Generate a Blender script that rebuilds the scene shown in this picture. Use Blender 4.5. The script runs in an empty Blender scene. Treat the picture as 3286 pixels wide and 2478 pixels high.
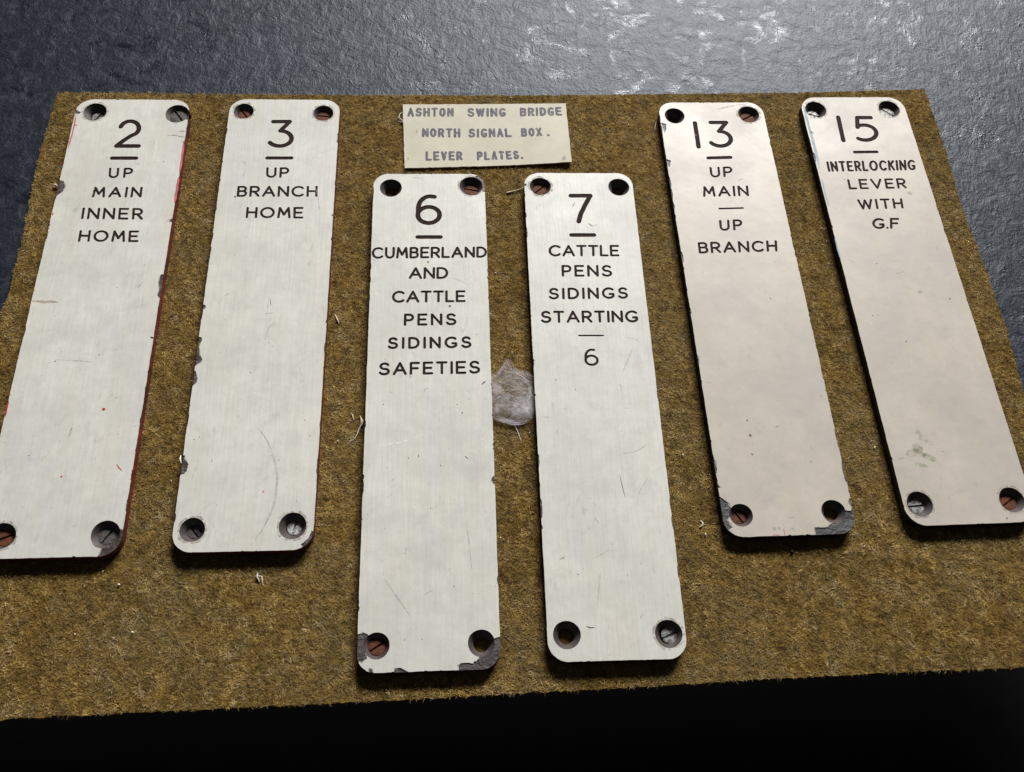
import bpy, math, random
import numpy as np
from mathutils import Matrix, Vector

# ------------------------------------------------------------------ camera, world, light
scene = bpy.context.scene
C = scene.collection
MM = 0.001
cam_data = bpy.data.cameras.new('camera')
cam = bpy.data.objects.new('camera', cam_data)
C.objects.link(cam)
cam_data.sensor_fit = 'HORIZONTAL'
cam_data.sensor_width = 36.0
cam_data.lens = 36.0 * 2836.43 / 3286.0
cam_data.clip_start = 0.01
cam_data.clip_end = 50
cam.matrix_world = Matrix(((0.9938400518769657, -0.11082396530169039, 0.0, 0.0),
                           (0.09943001846098913, 0.8916621457858072, -0.44164724520990445, 0.0),
                           (0.0489450989787296, 0.4389267210907304, 0.8971887821403601, 0.4),
                           (0, 0, 0, 1)))
scene.camera = cam
scene.view_settings.view_transform = 'Standard'
scene.view_settings.look = 'None'
scene.view_settings.exposure = 0.0
scene.view_settings.gamma = 1.0

world = bpy.data.worlds.new('World')
scene.world = world
world.use_nodes = True
bg = world.node_tree.nodes['Background']
bg.inputs['Color'].default_value = (0.62, 0.62, 0.68, 1)
bg.inputs['Strength'].default_value = 0.055

def area_light(name, loc, target, sx, sy, energy, color):
    d = bpy.data.lights.new(name, 'AREA')
    d.shape = 'RECTANGLE'; d.size = sx; d.size_y = sy
    d.energy = energy; d.color = color
    o = bpy.data.objects.new(name, d); C.objects.link(o)
    o.location = loc
    v = Vector(target) - Vector(loc)
    o.rotation_euler = v.to_track_quat('-Z', 'Y').to_euler()
    return o
# daylight from a window beyond the far edge of the table, a little to the right
area_light('window_light', (0.80, 4.85, 3.10), (0.0, 0.25, 0.0), 2.7, 1.15, 660, (1.0, 0.985, 0.97))

rng = np.random.default_rng(11)
random.seed(5)
T = 5.5                 # plate thickness, mm
ZF = -T * MM            # top of the felt

# ------------------------------------------------------------------ helpers
def mat(name):
    m = bpy.data.materials.new(name); m.use_nodes = True
    nt = m.node_tree
    return m, nt, nt.nodes['Principled BSDF']
def N(nt, typ, **kw):
    n = nt.nodes.new(typ)
    for k, v in kw.items():
        if k in n.inputs.keys() if isinstance(k, str) else False: n.inputs[k].default_value = v
        else: setattr(n, k, v)
    return n
def L(nt, a, b): nt.links.new(a, b)
def coords(nt, scale=(1, 1, 1), rnd=True):
    tc = N(nt, 'ShaderNodeTexCoord')
    mp = N(nt, 'ShaderNodeMapping'); mp.inputs['Scale'].default_value = scale
    L(nt, tc.outputs['Object'], mp.inputs['Vector'])
    if rnd:
        oi = N(nt, 'ShaderNodeObjectInfo'); mu = N(nt, 'ShaderNodeMath', operation='MULTIPLY'); mu.inputs[1].default_value = 37.0
        L(nt, oi.outputs['Random'], mu.inputs[0])
        cx = N(nt, 'ShaderNodeCombineXYZ')
        for i in range(3): L(nt, mu.outputs[0], cx.inputs[i])
        L(nt, cx.outputs[0], mp.inputs['Location'])
    return mp.outputs[0]
def noise(nt, vec, scale, detail=4, rough=0.55, dist=0.0):
    n = N(nt, 'ShaderNodeTexNoise'); L(nt, vec, n.inputs['Vector'])
    n.inputs['Scale'].default_value = scale; n.inputs['Detail'].default_value = detail
    n.inputs['Roughness'].default_value = rough; n.inputs['Distortion'].default_value = dist
    return n.outputs['Fac']
def ramp(nt, fac, stops):
    r = N(nt, 'ShaderNodeValToRGB'); L(nt, fac, r.inputs[0])
    el = r.color_ramp.elements
    while len(el) < len(stops): el.new(0.5)
    for e, (p, c) in zip(el, stops):
        e.position = p; e.color = tuple(c) + (1,) if len(c) == 3 else c
    return r.outputs[0]
def mix(nt, fac, a, b, blend='MIX'):
    m = N(nt, 'ShaderNodeMix', data_type='RGBA', blend_type=blend)
    if isinstance(fac, (int, float)): m.inputs[0].default_value = fac
    else: L(nt, fac, m.inputs[0])
    for s, v in ((6, a), (7, b)):
        if isinstance(v, tuple): m.inputs[s].default_value = v + (1,) if len(v) == 3 else v
        else: L(nt, v, m.inputs[s])
    return m.outputs[2]
def math2(nt, op, a, b):
    m = N(nt, 'ShaderNodeMath', operation=op)
    for i, v in enumerate((a, b)):
        if isinstance(v, (int, float)): m.inputs[i].default_value = v
        else: L(nt, v, m.inputs[i])
    return m.outputs[0]
def bump(nt, h, strength, dist, bsdf):
    b = N(nt, 'ShaderNodeBump'); b.inputs['Strength'].default_value = strength
    b.inputs['Distance'].default_value = dist
    L(nt, h, b.inputs['Height']); L(nt, b.outputs[0], bsdf.inputs['Normal'])

# ------------------------------------------------------------------ materials
def face_material(name, base, dirty, warm, stk=1.0):
    m, nt, b = mat(name)
    v = coords(nt); vs = coords(nt, (1, 0.05, 1))
    cloud = noise(nt, v, 28, 5, 0.6)
    col = mix(nt, ramp(nt, cloud, [(0.36, (0, 0, 0)), (0.62, (1, 1, 1))]), base, dirty)
    streak = noise(nt, vs, 900, 3, 0.6)
    col = mix(nt, ramp(nt, streak, [(0.33, (0, 0, 0)), (0.70, (1, 1, 1))]), col, mix(nt, 0.20 * stk, col, (0.30, 0.29, 0.27)))
    mott = noise(nt, v, 120, 6, 0.72)
    col = mix(nt, ramp(nt, mott, [(0.38, (0, 0, 0)), (0.68, (1, 1, 1))]), col, mix(nt, 0.24, col, (0.32, 0.31, 0.29)))
    broad = noise(nt, coords(nt, (1, 0.10, 1)), 140, 3, 0.6)
    col = mix(nt, ramp(nt, broad, [(0.45, (0, 0, 0)), (0.75, (0.8, 0.8, 0.8))]), col, mix(nt, 0.34, col, warm))
    # blotchy handling dirt
    d1 = noise(nt, v, 70, 6, 0.75, 0.6)
    col = mix(nt, ramp(nt, d1, [(0.54, (0, 0, 0)), (0.74, (0.7, 0.7, 0.7))]), col, mix(nt, 0.36, col, (0.25, 0.24, 0.22)))
    # fine specks
    sp = noise(nt, v, 620, 2, 0.5)
    col = mix(nt, ramp(nt, sp, [(0.70, (0, 0, 0)), (0.76, (1, 1, 1))]), col, mix(nt, 0.35, col, (0.12, 0.10, 0.09)))
    hair = noise(nt, coords(nt, (1, 0.35, 1)), 260, 2, 0.5, 1.4)
    col = mix(nt, ramp(nt, hair, [(0.69, (0, 0, 0)), (0.735, (0.8, 0.8, 0.8))]), col, mix(nt, 0.25, col, (0.2, 0.19, 0.18)))
    L(nt, col, b.inputs['Base Color'])
    b.inputs['Specular IOR Level'].default_value = 0.4
    L(nt, ramp(nt, cloud, [(0.3, (0.34,) * 3), (0.7, (0.50,) * 3)]), b.inputs['Roughness'])
    h = math2(nt, 'ADD', math2(nt, 'MULTIPLY', streak, 0.4 * stk), math2(nt, 'MULTIPLY', noise(nt, v, 45, 3), 1.0))
    bump(nt, h, 0.30, 0.0006, b)
    return m
M_white = face_material('ivory_face', (0.665, 0.655, 0.600), (0.575, 0.568, 0.525), (0.55, 0.50, 0.37))
M_cream = face_material('cream_face', (0.525, 0.472, 0.404), (0.43, 0.39, 0.34), (0.45, 0.385, 0.285), 0.25)

def core_material(name, top, side):
    m, nt, b = mat(name)
    v = coords(nt)
    n1 = noise(nt, v, 180, 5, 0.7)
    col = mix(nt, ramp(nt, n1, [(0.35, (0, 0, 0)), (0.7, (1, 1, 1))]), tuple(0.7 * c for c in top), tuple(1.5 * c for c in top))
    ge = N(nt, 'ShaderNodeNewGeometry'); sx = N(nt, 'ShaderNodeSeparateXYZ'); L(nt, ge.outputs['Normal'], sx.inputs[0])
    up = math2(nt, 'GREATER_THAN', sx.outputs[2], 0.2)
    n2 = noise(nt, v, 60, 4)
    sc = mix(nt, ramp(nt, n2, [(0.4, (0, 0, 0)), (0.65, (1, 1, 1))]), side, tuple(0.45 * c for c in side))
    L(nt, mix(nt, up, sc, col), b.inputs['Base Color'])
    b.inputs['Roughness'].default_value = 0.5
    bump(nt, math2(nt, 'ADD', noise(nt, v, 260, 5, 0.7), noise(nt, v, 90, 3, 0.6, 1.0)), 0.8, 0.0010, b)
    return m
M_core = {
    'red': core_material('bakelite_core_with_red_paint', (0.046, 0.036, 0.034), (0.17, 0.030, 0.022)),
    'maroon': core_material('bakelite_core_maroon_edge', (0.048, 0.037, 0.036), (0.05, 0.010, 0.010)),
    'black': core_material('bakelite_core_black_edge', (0.038, 0.036, 0.040), (0.012, 0.010, 0.011)),
}
def plain(name, col, rough=0.6, alpha=1.0, spec=0.3, var=0.25, scale=400):
    m, nt, b = mat(name)
    n = noise(nt, coords(nt), scale, 4, 0.65)
    L(nt, mix(nt, ramp(nt, n, [(0.3, (0, 0, 0)), (0.7, (1, 1, 1))]), tuple(c * (1 - var) for c in col), tuple(min(1, c * (1 + var)) for c in col)), b.inputs['Base Color'])
    b.inputs['Roughness'].default_value = rough
    b.inputs['Specular IOR Level'].default_value = spec
    if alpha < 1:
        a = noise(nt, coords(nt), scale * 2.2, 4, 0.7)
        L(nt, ramp(nt, a, [(0.36, (0,) * 3), (0.62, (alpha,) * 3)]), b.inputs['Alpha'])
    return m
M_under = plain('worn_laminate', (0.33, 0.285, 0.265), 0.6, scale=300)
M_fill = plain('engraving_fill', (0.022, 0.011, 0.009), 0.7, spec=0.08)
M_cone = plain('countersink_wall', (0.060, 0.047, 0.045), 0.5, spec=0.35, var=0.45, scale=220)
M_mark = {
    'red': plain('red_paint', (0.42, 0.03, 0.03), 0.5),
    'pink': plain('faded_red_paint', (0.42, 0.12, 0.13), 0.55, var=0.3),
    'tan': plain('worn_brown', (0.36, 0.29, 0.22), 0.6, 0.95),
    'dark': plain('dark_speck', (0.10, 0.085, 0.08), 0.6),
    'grey': plain('scratch_grey', (0.40, 0.39, 0.38), 0.6, 0.6),
    'ring': plain('grime_ring', (0.30, 0.235, 0.17), 0.6, 0.55, scale=240),
    'faint': plain('faint_smudge', (0.42, 0.41, 0.39), 0.6, 0.5, scale=180),
    'white': plain('pale_scratch', (0.85, 0.85, 0.82), 0.5, 0.8),
    'green': plain('green_smear', (0.36, 0.38, 0.25), 0.6, 0.6, scale=130),
    'blue': plain('blue_paint_trace', (0.24, 0.31, 0.36), 0.55, 1.0, scale=260),
}
MARK_NAME = dict(red='paint_fleck', pink='edge_paint', tan='worn_mark', dark='speck', grey='scratch', faint='smudge', white='pale_scratch', green='green_smear', blue='blue_edge_paint')

def screw_material(name, a, c, metallic, rough, thr):
    m, nt, b = mat(name)
    v = coords(nt)
    n = noise(nt, v, 520, 5, 0.7)
    f = ramp(nt, n, [(thr - 0.07, (0, 0, 0)), (thr + 0.07, (1, 1, 1))])
    L(nt, mix(nt, f, a, c), b.inputs['Base Color'])
    mm = N(nt, 'ShaderNodeMapRange'); L(nt, f, mm.inputs[0])
    mm.inputs[3].default_value = metallic; mm.inputs[4].default_value = 0.0
    L(nt, mm.outputs[0], b.inputs['Metallic'])
    b.inputs['Roughness'].default_value = rough
    b.inputs['Specular IOR Level'].default_value = 0.15
    bump(nt, n, 0.8, 0.0006, b)
    return m
M_screw = {
    'rust': screw_material('rusty_screw', (0.070, 0.036, 0.026), (0.135, 0.045, 0.022), 0.05, 0.65, 0.45),
    'grey': screw_material('dull_grey_screw', (0.10, 0.095, 0.09), (0.05, 0.035, 0.03), 0.2, 0.55, 0.55),
    'steel': screw_material('worn_steel_screw', (0.30, 0.31, 0.30), (0.10, 0.06, 0.045), 0.5, 0.45, 0.52),
    'bright': screw_material('bright_steel_screw', (0.48, 0.48, 0.46), (0.05, 0.038, 0.034), 0.2, 0.6, 0.56),
}

# ------------------------------------------------------------------ signed distance shapes -> meshes
def sd_segments(X, Y, segs, r):
    d = np.full(X.shape, 1e3)
    for x0, y0, x1, y1 in segs:
        vx, vy = x1 - x0, y1 - y0
        q = vx * vx + vy * vy
        t = np.clip(((X - x0) * vx + (Y - y0) * vy) / q, 0, 1) if q > 1e-9 else 0.0
        np.minimum(d, np.hypot(X - x0 - t * vx, Y - y0 - t * vy), out=d)
    return d - r
def sd_poly(X, Y, pts):
    p = np.array(pts, float); n = len(p)
    d = np.full(X.shape, 1e6); inside = np.zeros(X.shape, bool)
    for i in range(n):
        a, b = p[i], p[(i + 1) % n]
        v = b - a
        t = np.clip(((X - a[0]) * v[0] + (Y - a[1]) * v[1]) / (v @ v + 1e-12), 0, 1)
        np.minimum(d, np.hypot(X - a[0] - t * v[0], Y - a[1] - t * v[1]), out=d)
        c = ((a[1] > Y) != (b[1] > Y)) & (X < (b[0] - a[0]) * (Y - a[1]) / (b[1] - a[1] + 1e-12) + a[0])
        inside ^= c
    return np.where(inside, -d, d)
def vnoise(X, Y, scale, seed):
    g = np.random.default_rng(seed).random((256, 256)) * 2 - 1
    u, v = X / scale + 1000.37, Y / scale + 1000.11
    iu, iv = np.floor(u).astype(int), np.floor(v).astype(int)
    fu, fv = u - iu, v - iv
    fu, fv = fu * fu * (3 - 2 * fu), fv * fv * (3 - 2 * fv)
    a, b, c, d = g[iu % 256, iv % 256], g[(iu + 1) % 256, iv % 256], g[iu % 256, (iv + 1) % 256], g[(iu + 1) % 256, (iv + 1) % 256]
    return (a * (1 - fu) + b * fu) * (1 - fv) + (c * (1 - fu) + d * fu) * fv
CASES = {1: [(3, 0)], 2: [(0, 1)], 3: [(3, 1)], 4: [(1, 2)], 5: [(3, 0), (1, 2)], 6: [(0, 2)], 7: [(3, 2)],
         8: [(2, 3)], 9: [(2, 0)], 10: [(0, 1), (2, 3)], 11: [(2, 1)], 12: [(1, 3)], 13: [(1, 0)], 14: [(0, 3)]}
def contours(S, x0, y0, h, tol):
    """loops (in mm) round the region S < 0; S[i, j] sampled at x0 + i h, y0 + j h"""
    S = S.copy(); S[0, :] = S[-1, :] = 1; S[:, 0] = S[:, -1] = 1
    I = S < 0; nx, ny = S.shape
    code = I[:-1, :-1] * 1 + I[1:, :-1] * 2 + I[1:, 1:] * 4 + I[:-1, 1:] * 8
    ci, cj = np.nonzero((code > 0) & (code < 15))
    nxt = {}
    pos = {}
    def edge(i, j, e):
        if e == 0: k, a, b, p, q = (0, i, j), S[i, j], S[i + 1, j], (i, j), (1, 0)
        elif e == 2: k, a, b, p, q = (0, i, j + 1), S[i, j + 1], S[i + 1, j + 1], (i, j + 1), (1, 0)
        elif e == 3: k, a, b, p, q = (1, i, j), S[i, j], S[i, j + 1], (i, j), (0, 1)
        else: k, a, b, p, q = (1, i + 1, j), S[i + 1, j], S[i + 1, j + 1], (i + 1, j), (0, 1)
        if k not in pos:
            t = min(0.98, max(0.02, a / (a - b)))
            pos[k] = (x0 + h * (p[0] + q[0] * t), y0 + h * (p[1] + q[1] * t))
        return k
    for i, j in zip(ci.tolist(), cj.tolist()):
        for e, f in CASES[int(code[i, j])]:
            a, b = edge(i, j, e), edge(i, j, f)
            nxt.setdefault(a, []).append(b); nxt.setdefault(b, []).append(a)
    loops = []; used = set()
    for s in nxt:
        if s in used: continue
        lp = [s]; used.add(s); cur = s
        while True:
            n = [k for k in nxt[cur] if k not in used]
            if not n: break
            cur = n[0]; used.add(cur); lp.append(cur)
        if len(lp) < 6: continue
        loops.append(simplify(np.array([pos[k] for k in lp]), tol))
    return loops
def simplify(P, tol):
    n = len(P); keep = np.zeros(n, bool)
    a = 0; b = int(np.argmax(np.hypot(*(P - P[0]).T)))
    keep[[a, b]] = True
    Q = np.vstack([P, P[:1]])
    st = [(a, b), (b, n)]
    while st:
        i, j = st.pop()
        if j - i < 2: continue
        v = Q[j] - Q[i]; w = Q[i + 1:j] - Q[i]; l = np.hypot(*v)
        d = np.abs(v[0] * w[:, 1] - v[1] * w[:, 0]) / l if l > 1e-9 else np.hypot(w[:, 0], w[:, 1])
        k = int(np.argmax(d))
        if d[k] > tol:
            keep[i + 1 + k] = True; st += [(i, i + 1 + k), (i + 1 + k, j)]
    return P[keep]
def slab(name, loops, z0, z1, material, parent=None, bev=0.0):
    """filled outline(s) in mm, solid between z0 and z1 (mm)"""
    cu = bpy.data.curves.new(name, 'CURVE'); cu.dimensions = '2D'; cu.fill_mode = 'BOTH'
    cu.extrude = (z1 - z0) / 2 * MM - bev * MM
    if bev: cu.bevel_depth = bev * MM; cu.offset = -bev * MM; cu.bevel_resolution = 1
    for lp in loops:
        if len(lp) < 3: continue
        sp = cu.splines.new('POLY'); sp.points.add(len(lp) - 1)
        co = np.zeros((len(lp), 4)); co[:, :2] = np.asarray(lp) * MM; co[:, 3] = 1
        sp.points.foreach_set('co', co.ravel()); sp.use_cyclic_u = True
    tmp = bpy.data.objects.new('tmp_outline', cu)
    me = bpy.data.meshes.new_from_object(tmp)
    bpy.data.objects.remove(tmp); bpy.data.curves.remove(cu)
    me.name = name
    me.transform(Matrix.Translation((0, 0, (z0 + z1) / 2 * MM)))
    me.materials.clear(); me.materials.append(material)
    return link(name, me, parent)
def link(name, me, parent=None):
    o = bpy.data.objects.new(name, me); C.objects.link(o)
    if parent: o.parent = parent
    return o
def mesh(name, v, f, material, parent=None, smooth=False):
    me = bpy.data.meshes.new(name)
    me.from_pydata([tuple(p) for p in v], [], f); me.update()
    me.materials.append(material)
    if smooth: me.polygons.foreach_set('use_smooth', [True] * len(me.polygons))
    return link(name, me, parent)
def empty(name, loc, rz, label, cat, group=None):
    o = bpy.data.objects.new(name, None); C.objects.link(o)
    o.empty_display_size = 0.02
    o.location = loc; o.rotation_euler = (0, 0, rz)
    tag(o, label, cat, group); return o
def tag(o, label, cat=None, group=None):
    o['label'] = label
    if cat: o['category'] = cat
    if group: o['group'] = group
    return o

# ------------------------------------------------------------------ engraver's stroke letters (cap height 1)
def arc(cx, cy, rx, ry, a0, a1, n=14):
    t = np.radians(np.linspace(a0, a1, n))
    return [(cx + rx * math.cos(q), cy + ry * math.sin(q)) for q in t]
G = {
    'A': (.86, [[(0, 0), (.43, 1), (.86, 0)], [(.15, .33), (.71, .33)]]),
    'B': (.62, [[(0, 0), (0, 1), (.34, 1)] + arc(.34, .765, .24, .235, 90, -90) + [(0, .53)], [(.34, .53)] + arc(.36, .265, .26, .265, 90, -90) + [(0, 0)]]),
    'C': (.84, [arc(.48, .5, .48, .5, 46, 314, 24)]),
    'D': (.74, [[(0, 0), (0, 1), (.3, 1)] + arc(.28, .5, .46, .5, 90, -90, 20) + [(0, 0)]]),
    'E': (.60, [[(.6, 0), (0, 0), (0, 1), (.6, 1)], [(0, .51), (.52, .51)]]),
    'F': (.58, [[(0, 0), (0, 1), (.58, 1)], [(0, .5), (.5, .5)]]),
    'G': (.86, [arc(.48, .5, .48, .5, 48, 318, 24) + [(.84, .40), (.56, .40)]]),
    'H': (.70, [[(0, 0), (0, 1)], [(.7, 0), (.7, 1)], [(0, .52), (.7, .52)]]),
    'I': (.0, [[(0, 0), (0, 1)]]),
    'K': (.66, [[(0, 0), (0, 1)], [(.64, 1), (0, .42)], [(.22, .62), (.66, 0)]]),
    'L': (.54, [[(0, 1), (0, 0), (.54, 0)]]),
    'M': (.86, [[(0, 0), (.09, 1), (.43, .28), (.77, 1), (.86, 0)]]),
    'N': (.72, [[(0, 0), (0, 1), (.72, 0), (.72, 1)]]),
    'O': (.96, [arc(.48, .5, .48, .5, 0, 360, 34)]),
    'P': (.60, [[(0, 0), (0, 1), (.33, 1)] + arc(.33, .72, .27, .28, 90, -90) + [(0, .44)]]),
    'R': (.64, [[(0, 0), (0, 1), (.35, 1)] + arc(.35, .73, .27, .27, 90, -90) + [(0, .46)], [(.30, .46), (.64, 0)]]),
    'S': (.66, [arc(.34, .745, .29, .255, 28, 262, 16) + arc(.32, .245, .33, .25, 82, -158, 18)]),
    'T': (.68, [[(0, 1), (.68, 1)], [(.34, 1), (.34, 0)]]),
    'U': (.66, [[(0, 1), (0, .33)] + arc(.33, .33, .33, .33, 180, 360, 16) + [(.66, 1)]]),
    'V': (.82, [[(0, 1), (.41, 0), (.82, 1)]]),
    'W': (1.12, [[(0, 1), (.28, 0), (.56, .96), (.84, 0), (1.12, 1)]]),
    'X': (.74, [[(0, 0), (.72, 1)], [(.02, 1), (.74, 0)]]),
    '.': (.0, [[(0, 0), (0, 0.001)]]),
    '1': (.0, [[(0, 0), (0, 1)]]),
    '2': (1, [arc(.51, .70, .43, .30, 166, -44, 18) + [(.60, .40), (.36, .26), (.16, .12), (0, 0), (1, 0)]]),
    '3': (1, [[(.10, 1), (.90, 1), (.46, .62)] + arc(.44, .31, .56, .31, 84, -146, 22)]),
    '5': (1, [[(.84, 1), (.17, 1), (.12, .57)] + arc(.43, .34, .57, .33, 118, -128, 24)]),
    '6': (1, [[(.76, .98), (.60, 1.0)] + arc(.55, .55, .53, .45, 95, 178, 12) + arc(.50, .30, .50, .30, 165, 510, 32)]),
    '7': (1, [[(0, 1), (1, 1), (.72, .62), (.50, .28), (.40, 0)]]),
}
def text_segs(text, quad, r, squeeze=1.0, split=False):
    """stroke segments of a line of text in the outer box BL, BR, TL, TR (mm)"""
    q = np.array(quad, float); BL, BR, TL, TR = q
    wid = (np.hypot(*(BR - BL)) + np.hypot(*(TR - TL))) / 2
    hgt = (np.hypot(*(TL - BL)) + np.hypot(*(TR - BR))) / 2
    ru, rv = r / wid, r / hgt
    w_in, h_in = wid - 2 * r, hgt - 2 * r
    if text == '.': h_in = hgt
    ws = [G[c][0] * h_in for c in text]; n = len(text)
    if n == 1: c = w_in / ws[0] if ws[0] > 0 else 1; gap = 0
    else:
        c = 1.10 * squeeze; gap = (w_in - c * sum(ws)) / (n - 1)
        gmin = 0.16 * h_in + 2 * r * 0.75
        if gap < gmin: gap = gmin; c = (w_in - gap * (n - 1)) / sum(ws)
    segs = []; x = 0 if ws != [0] else w_in / 2
    groups = []
    for ch, w in zip(text, ws):
        k0 = len(segs)
        for pl in G[ch][1]:
            pts = []
            for gx, gy in pl:
                u = ru + (1 - 2 * ru) * (x + gx * h_in * c) / max(w_in, 1e-6)
                vv = rv + (1 - 2 * rv) * gy
                if w_in <= 0.4 * r: u = 0.5
                pts.append((1 - vv) * ((1 - u) * BL + u * BR) + vv * ((1 - u) * TL + u * TR))
            for a, b in zip(pts[:-1], pts[1:]): segs.append((a[0], a[1], b[0], b[1]))
        x += w * c + gap
        groups.append((ch, segs[k0:]))
    return (segs, groups) if split else segs
def seg_sdf_loops(segs, r, h=0.09, grow=0.0, tol=0.012, rough=0.0, seed=1):
    a = np.array(segs); m = r + grow + 0.6
    x0, y0 = min(a[:, 0].min(), a[:, 2].min()) - m, min(a[:, 1].min(), a[:, 3].min()) - m
    x1, y1 = max(a[:, 0].max(), a[:, 2].max()) + m, max(a[:, 1].max(), a[:, 3].max()) + m
    X, Y = np.meshgrid(np.arange(x0, x1, h), np.arange(y0, y1, h), indexing='ij')
    S = sd_segments(X, Y, segs, r + grow)
    if rough: S += rough * vnoise(X, Y, 0.5, seed) + rough * vnoise(X, Y, 1.6, seed + 1)
    return contours(S, x0, y0, h, tol)

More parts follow.
